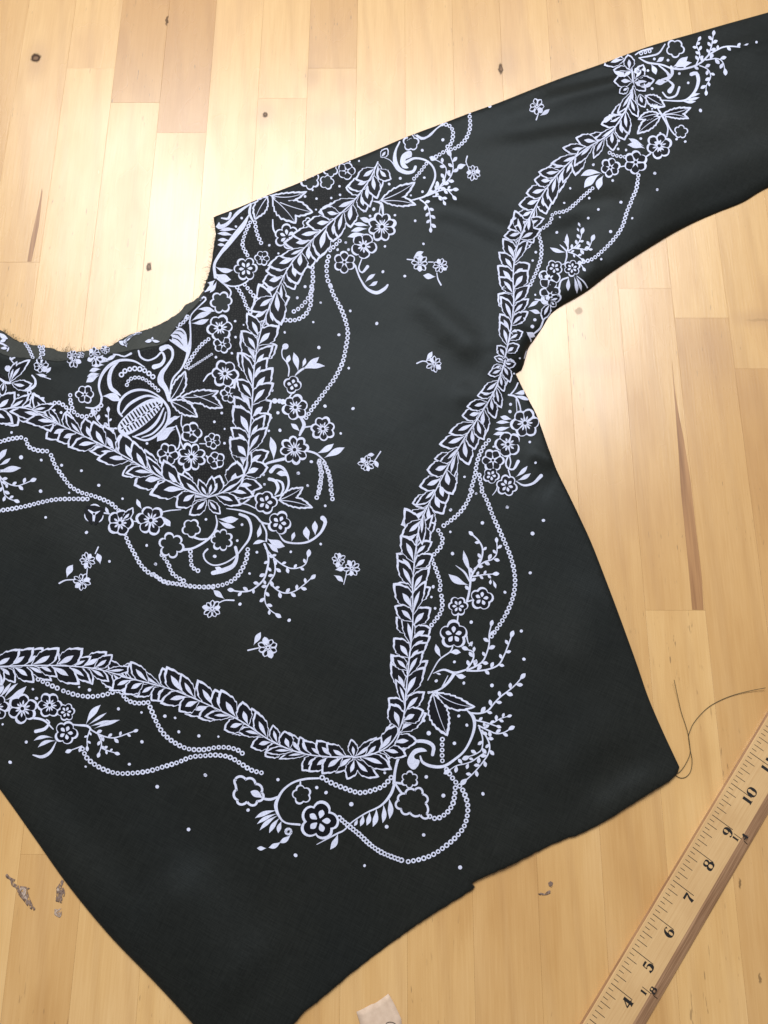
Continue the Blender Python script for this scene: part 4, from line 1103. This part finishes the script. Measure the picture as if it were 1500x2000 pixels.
dots((750, 135, 12), (983, 230, 13), (748, 296, 9), (764, 455, 13), (623, 698, 13), (610, 773, 9), (637, 856, 10), (901, 957, 13), (778, 1248, 11), (1268, 1022, 12), (1287, 1228, 13), (1148, 738, 12), (1164, 115, 12), (1430, 212, 13), (1350, 308, 15), (1333, 596, 12), (937, 15, 9))

# ---- tile J
tile(740, 620)
flower(1070, 775, 107, 6); flower(945, 930, 97, 5); flower(835, 1047, 84, 6); flower(822, 1158, 62, 5, 'd'); flower(937, 1232, 80, 6, 'd')
for a in (((975, 748), (888, 728), 36), ((965, 772), (858, 772), 28), ((965, 800), (850, 818), 30), ((935, 840), (838, 858), 28)): fl(*a)
st([(950, 568), (1000, 580), (1030, 640), (1042, 705)], [14, 16, 12, 10]); st([(960, 570), (1000, 520), (1025, 462)], [12, 12, 10]); fl((985, 575), (1105, 608), 30); fl((990, 562), (1092, 545), 36); st([(1005, 600), (1012, 705)], [8, 6])
st([(955, 1000), (930, 1060), (940, 1100), (985, 1112), (1020, 1055)], [12, 14, 14, 16, 28]); st([(955, 1010), (965, 1060), (955, 1105)], [10, 10, 8]); st([(948, 1118), (965, 1172)], 10)
fl((1000, 1170), (1088, 1088), 32, .1); fl((1010, 1195), (1112, 1142), 32, .1); st([(1005, 1200), (1060, 1230), (1130, 1215), (1188, 1160)], [6, 16, 20, 30]); st([(872, 1208), (862, 1260), (832, 1302)], [10, 9, 5])
chain([(805, 900), (765, 950), (735, 1010), (715, 1080), (705, 1150), (680, 1240), (671, 1262)], 15); chain([(735, 1155), (745, 1210), (754, 1250)], 15)
dots((964, 637, 11), (960, 690, 13), (1125, 68, 13), (1143, 18, 11), (840, 947, 9), (627, 1168, 10), (712, 1290, 8), (525, 1410, 12), (940, 1390, 12), (1147, 1065, 10), (1105, 913, 10), (1130, 655, 9), (990, 412, 7), (1032, 300, 7))
daisy(405, 342, 64); fl((343, 318), (390, 250), 36); st([(278, 337), (320, 320), (352, 326)], [11, 10, 8])
leafo((920, 325), (842, 292), 50); leafo((915, 330), (1005, 340), 70); leafo((912, 345), (930, 285), 44); leafo((905, 350), (960, 480), 70, -.1); leafo((900, 350), (825, 400), 56)

# ---- tile K
tile(900, 300)
chain([(965, 255), (900, 310), (830, 375), (770, 420), (695, 435)], 13); chain([(670, 450), (650, 510), (580, 560)], 13); chain([(570, 590), (590, 680), (585, 770), (560, 850), (510, 960)], 14); chain([(1300, 160), (1285, 260), (1255, 330)], 14)
chain([(1245, 360), (1215, 430), (1180, 540), (1110, 640), (1030, 720), (960, 775), (870, 800)], 14)
flower(685, 840, 62, 5, 'd'); flower(648, 918, 82, 5); flower(815, 840, 62, 6, 'd'); flower(655, 1040, 84, 6)
fl((1035, 148), (878, 165), 48, .25); fl((1020, 152), (903, 252), 62, .15); fl((1045, 160), (1008, 266), 54, .2); st([(1170, 97), (1200, 92)], 9)
st([(762, 802), (775, 760), (775, 715)], [9, 13, 12]); fl((772, 722), (652, 688), 32, -.15); st([(775, 716), (750, 690), (725, 668)], [12, 12, 4]); st([(780, 712), (785, 680), (755, 643)], [12, 12, 4]); fl((790, 712), (778, 588), 32, -.1)
sprig([(790, 712), (840, 680), (870, 640), (885, 590)], 6, 40, 9); fl((868, 575), (852, 545), 16); fl((876, 540), (860, 505), 18); sprig([(815, 692), (890, 700), (930, 705), (958, 642)], 6, 42, 9); sprig([(790, 722), (840, 740), (882, 772)], 4, 34, 9); sprig([(870, 800), (895, 835)], 2, 34)
st([(745, 812), (785, 800)], 8); fl((790, 905), (785, 1008), 32); st([(718, 990), (735, 930), (785, 908)], [16, 14, 12]); fl((828, 898), (850, 1028), 28); fl((840, 900), (882, 1010), 24); st([(850, 898), (900, 940), (938, 1002)], [6, 11, 10])
fl((498, 1150), (582, 1172), 34); fl((490, 1132), (572, 1078), 32); st([(545, 1068), (600, 1078), (665, 1105)], [10, 16, 14]); leafo((655, 1100), (600, 1225), 70); leafo((650, 1075), (735, 1050), 56); leafo((660, 1085), (700, 1120), 48)
st([(660, 1150), (610, 1210), (580, 1280), (520, 1330)], [14, 14, 16, 12]); fl((478, 1308), (545, 1342), 44); st([(490, 1320), (515, 1380), (480, 1450), (465, 1500)], [10, 10, 9, 8])
dots((972, 82), (1112, 198), (801, 255, 9), (940, 327, 9), (757, 362, 9), (1007, 410), (1172, 357, 12), (725, 467, 8), (933, 474, 10), (703, 578, 11), (1255, 474, 9), (1097, 572, 12), (531, 638, 10), (549, 723, 10), (526, 784, 9), (1028, 774, 9), (541, 1218, 11), (524, 1267, 14), (595, 1000, 9), (545, 1035, 8), (1420, 145, 12), (1438, 265))

# ---- tile L
tile(1100, 0)
for a in (((505, 602), (366, 602), 100, .05), ((500, 525), (362, 515), 86, -.1), ((450, 440), (296, 485), 82, .1), ((480, 520), (470, 402), 84, .1), ((520, 585), (585, 475), 84, .1), ((515, 605), (668, 588), 92, .1), ((510, 600), (602, 675), 78, -.1), ((480, 650), (408, 690), 60, .1)): leafo(*a, base=.0008)
st([(512, 605), (500, 500), (470, 430)], [12, 14, 8])
vleaf((600, 700), (748, 782), 96, .05); leafo((560, 690), (600, 790), 70); vleaf((705, 835), (545, 878), 66, .1); vleaf((715, 855), (540, 985), 92, .1); vleaf((720, 840), (938, 788), 74, .1); vleaf((740, 842), (922, 872), 62, -.15)
st([(692, 795), (722, 845), (765, 930), (758, 1002)], [10, 18, 12, 10]); st([(748, 860), (780, 940), (815, 988)], [8, 11, 11]); flower(862, 966, 52, 5, 'c'); flower(702, 1070, 96, 6); flower(530, 1190, 88, 6); flower(345, 1228, 74, 6)
fl((600, 1090), (470, 1062), 48, .15); fl((592, 1072), (478, 1015), 36); chain([(340, 1120), (380, 1140), (450, 1150)], 13); st([(605, 1150), (640, 1125)], 12)
flower(820, 357, 70, 5, 'c'); st([(745, 325), (700, 390), (640, 410), (555, 425)], [10, 14, 14, 9]); st([(558, 428), (620, 460), (720, 475), (790, 502)], [8, 16, 14, 14]); fl((642, 470), (678, 548), 42); fl((680, 458), (738, 420), 34)
st([(700, 480), (760, 530), (775, 570), (720, 582)], [10, 18, 32, 8]); st([(790, 490), (798, 540), (760, 592)], [20, 26, 12]); fl((800, 492), (912, 415), 54, .1); fl((810, 502), (942, 460), 40); fl((765, 600), (672, 612), 46); st([(770, 590), (805, 625), (780, 668)], [12, 22, 40]); st([(728, 678), (765, 716), (825, 700), (850, 640)], [12, 14, 16, 18])
st([(938, 545), (975, 538), (990, 590), (970, 660), (920, 720), (860, 740), (720, 735)], [30, 30, 28, 22, 18, 14, 8]); fl((900, 730), (1002, 686), 22); fl((890, 736), (998, 714), 22); fl((870, 742), (972, 742), 24)
sprig([(800, 502), (870, 507), (960, 485), (1020, 450), (1070, 400), (1140, 360), (1200, 340), (1292, 346)], 7, 40, 14, False); sprig([(1060, 412), (1085, 340), (1098, 262)], 6, 42, 10); sprig([(975, 472), (1000, 400), (975, 330), (988, 298)], 7, 42, 9); sprig([(1045, 440), (1130, 430), (1170, 460), (1182, 512)], 5, 46, 9); sprig([(1000, 482), (1060, 510), (1080, 570), (1050, 620), (1045, 672)], 7, 42, 8)
fl((1318, 332), (1358, 320), 14); st([(528, 402), (570, 376), (652, 355)], [9, 12, 16]); chain([(570, 392), (632, 376)], 13); st([(260, 462), (330, 448), (430, 415)], [6, 8, 6])
dots((1415, 310, 10), (667, 433), (767, 442), (620, 518), (850, 540), (915, 608), (651, 650, 11), (616, 805, 7), (651, 798, 7), (710, 975, 8), (568, 1016, 10), (407, 1032), (402, 1092), (460, 1100), (830, 1020), (893, 1038, 10), (1005, 810, 14), (671, 1270, 11), (688, 1390, 10), (423, 1482, 11), (220, 1208), (362, 1322, 8), (51, 1380, 7))
emit(DOTS, 'printed_dots', base=.00018, label='small white printed dots scattered over the cloth', kind='stuff')
flush()
# ------------------------------------------------------------------ tubes for threads
def tube_into(V, F, P, r, n=5):
    P = np.asarray(P, float); o = len(V)
    T = np.gradient(P, axis=0); T /= (np.linalg.norm(T, axis=1)[:, None] + 1e-12)
    rr = r if hasattr(r, '__len__') else [r] * len(P)
    for p, t, k in zip(P, T, rr):
        u = np.cross(t, (0, 0, 1.0)); 
        if np.linalg.norm(u) < 1e-6: u = np.array([1.0, 0, 0])
        u /= np.linalg.norm(u); w = np.cross(u, t)
        for j in range(n):
            a = 2 * math.pi * j / n
            V.append(tuple(p + k * (u * math.cos(a) + w * math.sin(a))))
    for i in range(len(P) - 1):
        for j in range(n):
            a = o + i * n + j; b = o + i * n + (j + 1) % n
            F.append((a, b, b + n, a + n))
M_THREAD = plain('olive_thread', (.075, .060, .030), .6, .3, .3)
M_FRAY = plain('frayed_silk', (.030, .027, .020), .6, .3, .3)
# frayed threads of the raw neckline
V, F = [], []
def fray(P, z, dens, lmin, lmax, side):
    pp = resample(catmull(P, 3), 1.0)
    for i in range(2, len(pp) - 2):
        if rng.random() > dens: continue
        t = pp[i + 1] - pp[i - 1]; t /= np.linalg.norm(t)
        n = np.array([t[1], -t[0]]) * side
        L = rng.uniform(lmin, lmax) * (1.0 if rng.random() > .1 else 1.9)
        d = n * 1.0 + t * rng.uniform(-.9, .9); d /= np.linalg.norm(d)
        k = rng.uniform(-.35, .35)
        c = [pp[i] - d * 2, pp[i] + d * L * .45 + t * k * L * .3, pp[i] + d * L * .9 + t * k * L]
        q_ = catmull(c, 3)
        zz = z + np.linspace(0, rng.uniform(.0002, .0022), len(q_))
        xy = plan(q_, zz)
        tube_into(V, F, np.column_stack([xy, zz]), .00007, 3)
fray([(-10, 642), (4, 646), (24, 660), (48, 670), (77, 676), (101, 680), (120, 687), (144, 688), (165, 685), (192, 683), (221, 672), (245, 657)], .0006, .32, 2.5, 8, 1)
fray([(4, 646), (24, 660), (40, 667)], .0006, .5, 6, 12, 1)
fray([(120, 687), (150, 688)], .0006, .5, 8, 18, 1)
fray([(245, 657), (288, 643), (328, 625), (359, 600), (374, 590), (393, 574)], .0006, .25, 1.5, 4, 1)
fray([(400, 567), (407, 544), (414, 507), (420, 470), (421, 452), (417, 428)], .0014, .45, 2.5, 9, 1)
fray([(393, 574), (404, 552), (412, 515)], .0014, .25, 8, 16, 1)
fray([(60, 701), (149, 701), (227, 690), (307, 676)], .0016, .35, 1.2, 3.0, 1)
fray([(922, 1725), (927, 1732), (916, 1742)], .0010, .8, 1.5, 5.0, -1)
o = mesh_obj('frayed_threads', V, F, M_FRAY, blouse)
tag(o, 'fine frayed threads along the raw cut edges', kind='stuff')

# loose sewing thread at the hem corner
def thread_pts(P, zs):
    pp = resample(catmull(P, 2), 4)
    z = np.interp(np.linspace(0, 1, len(pp)), np.linspace(0, 1, len(zs)), zs)
    return np.column_stack([plan(pp, z), z])
tile(1100, 1300)
V, F = [], []
tube_into(V, F, thread_pts(qs([(1483, 163), (1380, 182), (1260, 212), (1160, 250), (1070, 300), (1000, 365), (950, 430), (925, 490), (918, 520), (924, 570), (932, 625), (943, 680), (942, 740), (925, 790), (890, 820), (850, 820), (812, 790), (795, 745)]),
                             [.0022, .0009, .0005, .0005, .0005, .0008, .0006, .0006, .0004, .0006]), .00021, 6)
tube_into(V, F, thread_pts(qs([(812, 104), (835, 210), (865, 340), (895, 430), (915, 500), (926, 570), (930, 640), (905, 705), (870, 760), (835, 790), (800, 770)]),
                             [.0030, .0012, .0006, .0009, .0007, .0006, .0006]), .00021, 6)
o = mesh_obj('sewing_thread', V, F, M_THREAD)
tag(o, 'thin olive sewing thread looping from the hem corner onto the table', 'thread')

# ------------------------------------------------------------------ wooden ruler
ZT = .0050
RT = plan([(1193.9, 1920.5), (1234.1, 1851.5), (1274.9, 1784.5), (1315.5, 1719.5), (1352.5, 1654.1), (1391.2, 1591.2), (1427.7, 1529.3), (1464.5, 1469.3)], ZT)
inch_n = np.arange(4, 12)
dirr = (RT[-1] - RT[0]) / 7.0
IN = np.linalg.norm(dirr); ex = dirr / IN
ey = np.array([-ex[1], ex[0]])                     # towards the graduated edge
org = RT.mean(0) - ex * IN * inch_n.mean()         # inch 0 on the tick line
def rp(u, v, z=ZT): p = org + ex * u * IN + ey * v * IN; return (p[0], p[1], z)
def ruler_material(name, c0, c1, c2):
    m, nt, b = new_mat(name)
    L = nt.links
    geo = N(nt, 'ShaderNodeNewGeometry')
    mp = N(nt, 'ShaderNodeMapping'); mp.vector_type = 'TEXTURE'
    mp.inputs['Rotation'].default_value = (0, 0, math.atan2(ex[1], ex[0]))
    L.new(geo.outputs['Position'], mp.inputs['Vector'])
    m2 = N(nt, 'ShaderNodeMapping'); m2.inputs['Scale'].default_value = (.03, 1, 1); L.new(mp.outputs[0], m2.inputs['Vector'])
    n = N(nt, 'ShaderNodeTexNoise'); setv(n, Scale=1100.0, Detail=3.0); L.new(m2.outputs[0], n.inputs['Vector'])
    n2 = N(nt, 'ShaderNodeTexNoise'); setv(n2, Scale=40.0, Detail=3.0); L.new(geo.outputs['Position'], n2.inputs['Vector'])
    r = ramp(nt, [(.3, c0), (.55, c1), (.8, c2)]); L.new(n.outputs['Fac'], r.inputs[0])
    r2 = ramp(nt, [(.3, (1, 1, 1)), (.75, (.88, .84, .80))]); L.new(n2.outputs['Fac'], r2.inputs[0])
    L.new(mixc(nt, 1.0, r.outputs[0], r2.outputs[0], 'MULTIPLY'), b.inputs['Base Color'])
    b.inputs['Roughness'].default_value = .42
    bp = N(nt, 'ShaderNodeBump'); setv(bp, Strength=.3, Distance=.0003); L.new(n.outputs['Fac'], bp.inputs['Height']); L.new(bp.outputs[0], b.inputs['Normal'])
    return m
M_RULER = ruler_material('ruler_maple', (.655, .425, .205), (.625, .395, .185), (.58, .355, .16))
M_RSIDE = ruler_material('ruler_shaded_side', (.52, .31, .175), (.38, .21, .115), (.24, .125, .065))  # same grain, with the shade of the sloped side put into its browns
M_INK = plain('ruler_ink', (.012, .010, .010), .5, .4, .2)
ruler = empty('ruler', rp(7, -.5, 0.0))
tag(ruler, 'pale wooden yardstick with black inch marks lying at the right corner', 'ruler')
U0, U1 = -.3, 19.0
VL, VR, VB = .075, -.915, -1.245
prof = [(VL, 0.0), (VL, ZT - .0006), (VL - .02, ZT), (VR, ZT), (VR - .06, ZT - .0004), (VR - .13, ZT - .0013), (VB + .07, .0020), (VB + .02, .0011), (VB, .0005), (VB, 0.0)]
V, F, MI = [], [], []
us = np.linspace(U0, U1, 60)
for u in us:
    for v, z in prof: V.append(rp(u, v, z + .00001))
k = len(prof)
for i in range(len(us) - 1):
    for j in range(k - 1):
        a = i * k + j
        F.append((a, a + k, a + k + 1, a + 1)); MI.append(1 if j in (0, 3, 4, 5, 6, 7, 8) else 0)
F.append(tuple(range(k))); MI.append(1); F.append(tuple(range(len(V) - k, len(V)))[::-1]); MI.append(1)
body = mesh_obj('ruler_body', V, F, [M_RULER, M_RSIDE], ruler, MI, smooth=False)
bm = bmesh.new(); bm.from_mesh(body.data); bmesh.ops.recalc_face_normals(bm, faces=bm.faces); bm.to_mesh(body.data); bm.free()
# graduations
V, F = [], []
def bar(u0, v0, v1, w, z=ZT + .00006):
    o_ = len(V); h = w / 2
    V.extend([rp(u0 - h, v0, z), rp(u0 + h, v0, z), rp(u0 + h, v1, z), rp(u0 - h, v1, z)]); F.append((o_, o_ + 1, o_ + 2, o_ + 3))
for e in range(0, 19 * 8):
    u = e / 8 + rng.uniform(-.002, .002)
    ln = .625 if e % 8 == 0 else (.285 if e % 2 == 0 else .135)
    bar(u, -.0, -ln, .0145 if e % 8 else .017)
o = mesh_obj('graduation_marks', V, F, M_INK, ruler, smooth=False)
bm = bmesh.new(); bm.from_mesh(o.data); bmesh.ops.recalc_face_normals(bm, faces=bm.faces)
if sum(f.normal.z for f in bm.faces) < 0: bmesh.ops.reverse_faces(bm, faces=bm.faces)
bm.to_mesh(o.data); bm.free()
# fat-face numerals as thick and thin strokes in a 1 x 1 box (y up)
GL = {
 '0': [([(.5, .97), (.16, .82), (.10, .5), (.16, .18), (.5, .03), (.84, .18), (.90, .5), (.84, .82)], [.07, .22, .34, .22, .07, .22, .34, .22], True)],
 '1': [([(.52, .96), (.52, .04)], [.36, .36], False), ([(.30, .80), (.50, .93)], [.10, .14], False), ([(.18, .03), (.86, .03)], [.08, .08], False)],
 '2': [([(.14, .74), (.30, .93), (.58, .95), (.80, .76), (.66, .48), (.32, .22), (.12, .08)], [.24, .10, .12, .32, .26, .16, .14], False), ([(.12, .10), (.88, .12)], [.20, .24], False)],
 '3': [([(.16, .76), (.40, .96), (.74, .84), (.72, .60), (.44, .52)], [.22, .08, .26, .22, .06], False), ([(.44, .52), (.78, .44), (.82, .20), (.52, .03), (.14, .20)], [.06, .24, .32, .08, .24], False)],
 '4': [([(.66, .97), (.66, .04)], [.30, .30], False), ([(.64, .95), (.06, .30)], [.10, .09], False), ([(.04, .28), (.98, .28)], [.12, .12], False), ([(.42, .03), (.90, .03)], [.08, .08], False)],
 '5': [([(.24, .92), (.84, .92)], [.18, .22], False), ([(.26, .94), (.22, .52)], [.08, .07], False), ([(.22, .52), (.52, .62), (.80, .48), (.80, .20), (.50, .03), (.14, .18)], [.06, .10, .26, .32, .10, .26], False)],
 '6': [([(.82, .84), (.60, .96), (.30, .80), (.18, .44), (.26, .14), (.52, .03), (.80, .16), (.82, .38), (.58, .56), (.34, .44)], [.20, .07, .22, .34, .22, .07, .22, .28, .07, .08], False)],
 '7': [([(.08, .88), (.92, .88)], [.22, .20], False), ([(.88, .86), (.58, .50), (.46, .05)], [.10, .20, .34], False)],
 '8': [([(.5, .97), (.22, .88), (.22, .66), (.5, .54), (.78, .66), (.78, .88)], [.07, .20, .22, .08, .20, .18], True), ([(.5, .54), (.16, .42), (.16, .14), (.5, .03), (.84, .14), (.84, .42)], [.08, .24, .26, .07, .24, .26], True)],
 '9': [([(.18, .16), (.40, .04), (.70, .20), (.82, .56), (.74, .86), (.48, .97), (.20, .84), (.18, .62), (.42, .44), (.66, .56)], [.20, .07, .22, .34, .22, .07, .22, .28, .07, .08], False)],
}
def glyph(ch, u, v, w, h, name='numeral'):
    """lower left corner at (u, v) in inches, reading along the ruler"""
    V, F = [], []
    for li, (pts, ws, cl) in enumerate(GL[ch]):
        pr = Print()
        pr.ribbon([(x * w, y * h) for x, y in pts], [k * w * 1.22 for k in ws], 0, 0, closed=cl, cap=False, step=.012, wmin=.001)
        o_ = len(V)
        V += [rp(u + x, v + y, ZT + .00006 + .00003 * li) for x, y in pr.P]
        F += [tuple(i + o_ for i in f) for f in pr.F]
    fs = []
    for f in F:
        a, b, c = (np.array(V[i]) for i in f[:3])
        fs.append(f if np.cross(b - a, c - a)[2] > 0 else f[::-1])
    return mesh_obj(name, V, fs, M_INK, ruler, smooth=False)
for n_ in range(1, 19):
    s = str(n_)
    if len(s) == 1:
        glyph(s, n_ - .235, -.69, .215, .27)
    else:
        glyph(s[0], n_ - .215, -.69, .18, .265); glyph(s[1], n_ + .03, -.69, .18 if s[1] == '1' else .20, .265)
def fraction(u, top, v0):
    V, F = [], []
    zz = ZT + .00006
    h = .008
    for (va, vb, za, zb) in ((v0, VR, zz, zz), (VR, VR - .13, zz, ZT - .0013 + .00012), (VR - .13, VB + .09, ZT - .0013 + .00012, .0024 + .00012)):
        o_ = len(V)
        V.extend([rp(u - h, va, za), rp(u + h, va, za), rp(u + h, vb, zb), rp(u - h, vb, zb)]); F.append((o_ + 3, o_ + 2, o_ + 1, o_))
    mesh_obj('fraction_line', V, F, M_INK, ruler, smooth=False)
    glyph('1', u - .145, v0 - .17, .115, .165); glyph(top, u + .025, v0 - .345, .15, .165)
fraction(4.40, '8', -.67); fraction(8.94, '4', -.70); fraction(13.5, '8', -.77)

# ------------------------------------------------------------------ paper scrap at the near edge
def flake(name, P, z, th, mat, mesh_step, wav=0.0003):
    c = plan(resample(np.array(P + P[:1], float), mesh_step)[:-1], z)
    n = len(c)
    ctr = c.mean(0)
    g = np.concatenate([ctr + (c - ctr) * f for f in (.35, .7)])
    r = geometry.delaunay_2d_cdt([Vector(p) for p in np.concatenate([c, g])], [(i, (i + 1) % n) for i in range(n)], [], 1, 1e-7)
    W = np.array([tuple(p) for p in r[0]])
    zz = z + wav * (np.sin(90 * W[:, 0] + 1) + np.sin(130 * W[:, 1])) * .5 + wav
    o = mesh_obj(name, np.column_stack([W, zz]), [tuple(f) for f in r[2]], mat)
    bm = bmesh.new(); bm.from_mesh(o.data); bmesh.ops.recalc_face_normals(bm, faces=bm.faces)
    if sum(f.normal.z for f in bm.faces) < 0: bmesh.ops.reverse_faces(bm, faces=bm.faces)
    bm.to_mesh(o.data); bm.free()
    so_ = o.modifiers.new('thickness', 'SOLIDIFY'); so_.thickness = th; so_.offset = 1
    return o
M_PAPER = plain('tan_paper', (.66, .49, .37), .8, .2, .10, 260.0, (.58, .42, .31))
M_GLUE = plain('dried_residue', (.30, .205, .16), .75, .2, .5, 700.0, (.12, .075, .06))
M_GLUEP = plain('pale_residue', (.52, .40, .32), .7, .2, .4, 700.0, (.30, .20, .15))
def patchy(m):
    nt = m.node_tree; b = nt.nodes['Principled BSDF']
    geo = N(nt, 'ShaderNodeNewGeometry')
    mp = N(nt, 'ShaderNodeMapping'); mp.inputs['Scale'].default_value = (1, .45, 1); nt.links.new(geo.outputs['Position'], mp.inputs['Vector'])
    n = N(nt, 'ShaderNodeTexNoise'); setv(n, Scale=900.0, Detail=3.0); nt.links.new(mp.outputs[0], n.inputs['Vector'])
    r = ramp(nt, [(.40, (0, 0, 0)), (.50, (1, 1, 1))]); nt.links.new(n.outputs['Fac'], r.inputs[0])
    nt.links.new(r.outputs[0], b.inputs['Alpha'])
patchy(M_GLUE); patchy(M_GLUEP)
tile(560, 1600, 2.7778)
P_ = qs([(378, 1045), (420, 1025), (465, 1000), (480, 998), (520, 970), (552, 945), (575, 985), (600, 1035), (624, 1088), (622, 1130), (640, 1210), (420, 1225), (398, 1110)])
paper = flake('paper_scrap', P_, .0003, .00012, M_PAPER, 8, .00012)
tag(paper, 'small torn scrap of pinkish tan paper at the near table edge', 'paper')
V, F = [], []
tube_into(V, F, np.column_stack([plan(resample(catmull(qs([(538, 1108), (556, 1101), (575, 1103), (590, 1110)]), 1), 2), .0007), np.full(len(resample(catmull(qs([(538, 1108), (556, 1101), (575, 1103), (590, 1110)]), 1), 2)), .0007)]), .00022, 5)
mesh_obj('ink_mark', V, F, M_INK, paper)
tile(0, 1500, 3.0)
r1 = flake('dried_smear', qs([(28, 632), (42, 618), (60, 640), (92, 655), (78, 672), (110, 690), (150, 695), (178, 705), (160, 715), (172, 755), (190, 800), (210, 828), (195, 838), (165, 815), (140, 780), (110, 745), (95, 705), (68, 690), (60, 655), (40, 645)]), .00008, .0001, M_GLUE, 3, .00006)
tag(r1, 'long grey brown dried smear stuck on the table at lower left', 'smear')
mesh_obj('pale_fleck', [(x, y, .00045) for x, y in plan(qs([(112, 705), (135, 695), (155, 712), (150, 745), (165, 780), (148, 770), (128, 735)]), .0004)], [tuple(range(7))[::-1]], M_GLUEP, r1, smooth=False)
r2 = flake('dried_smear', qs([(362, 655), (375, 660), (366, 690), (378, 715), (384, 748), (368, 755), (362, 795), (345, 785), (325, 782), (332, 740), (328, 705), (342, 688)]), .00008, .0001, M_GLUE, 3, .00006)
tag(r2, 'dark cracked smear touching the cloth edge at lower left', 'smear')
mesh_obj('pale_fleck', [(x, y, .00045) for x, y in plan(qs([(332, 712), (345, 696), (362, 700), (352, 716), (338, 724)]), .0004)], [(4, 3, 2, 1, 0)], M_GLUEP, r2, smooth=False)
r3 = flake('dried_smear', qs([(320, 825), (340, 828), (360, 820), (362, 860), (352, 878), (335, 872), (318, 858)]), .00008, .0001, M_GLUEP, 3, .00006)
tag(r3, 'small pale square smear below the dark cracked one', 'smear')
tile(560, 1600, 2.7778)
for i_, (pp_, lb) in enumerate((([(1418, 345), (1432, 335), (1445, 345), (1438, 372), (1422, 362)], 'small dark crumb below the notch in the hem, farther one'), ([(1362, 404), (1380, 398), (1400, 405), (1412, 392), (1432, 382), (1432, 402), (1408, 412), (1372, 412)], 'dark crumb streak below the hem, nearer one'))):
    r_ = flake('crumb', qs(pp_), .00008, .0001, M_GLUE, 2, .00006); tag(r_, lb, 'crumb')
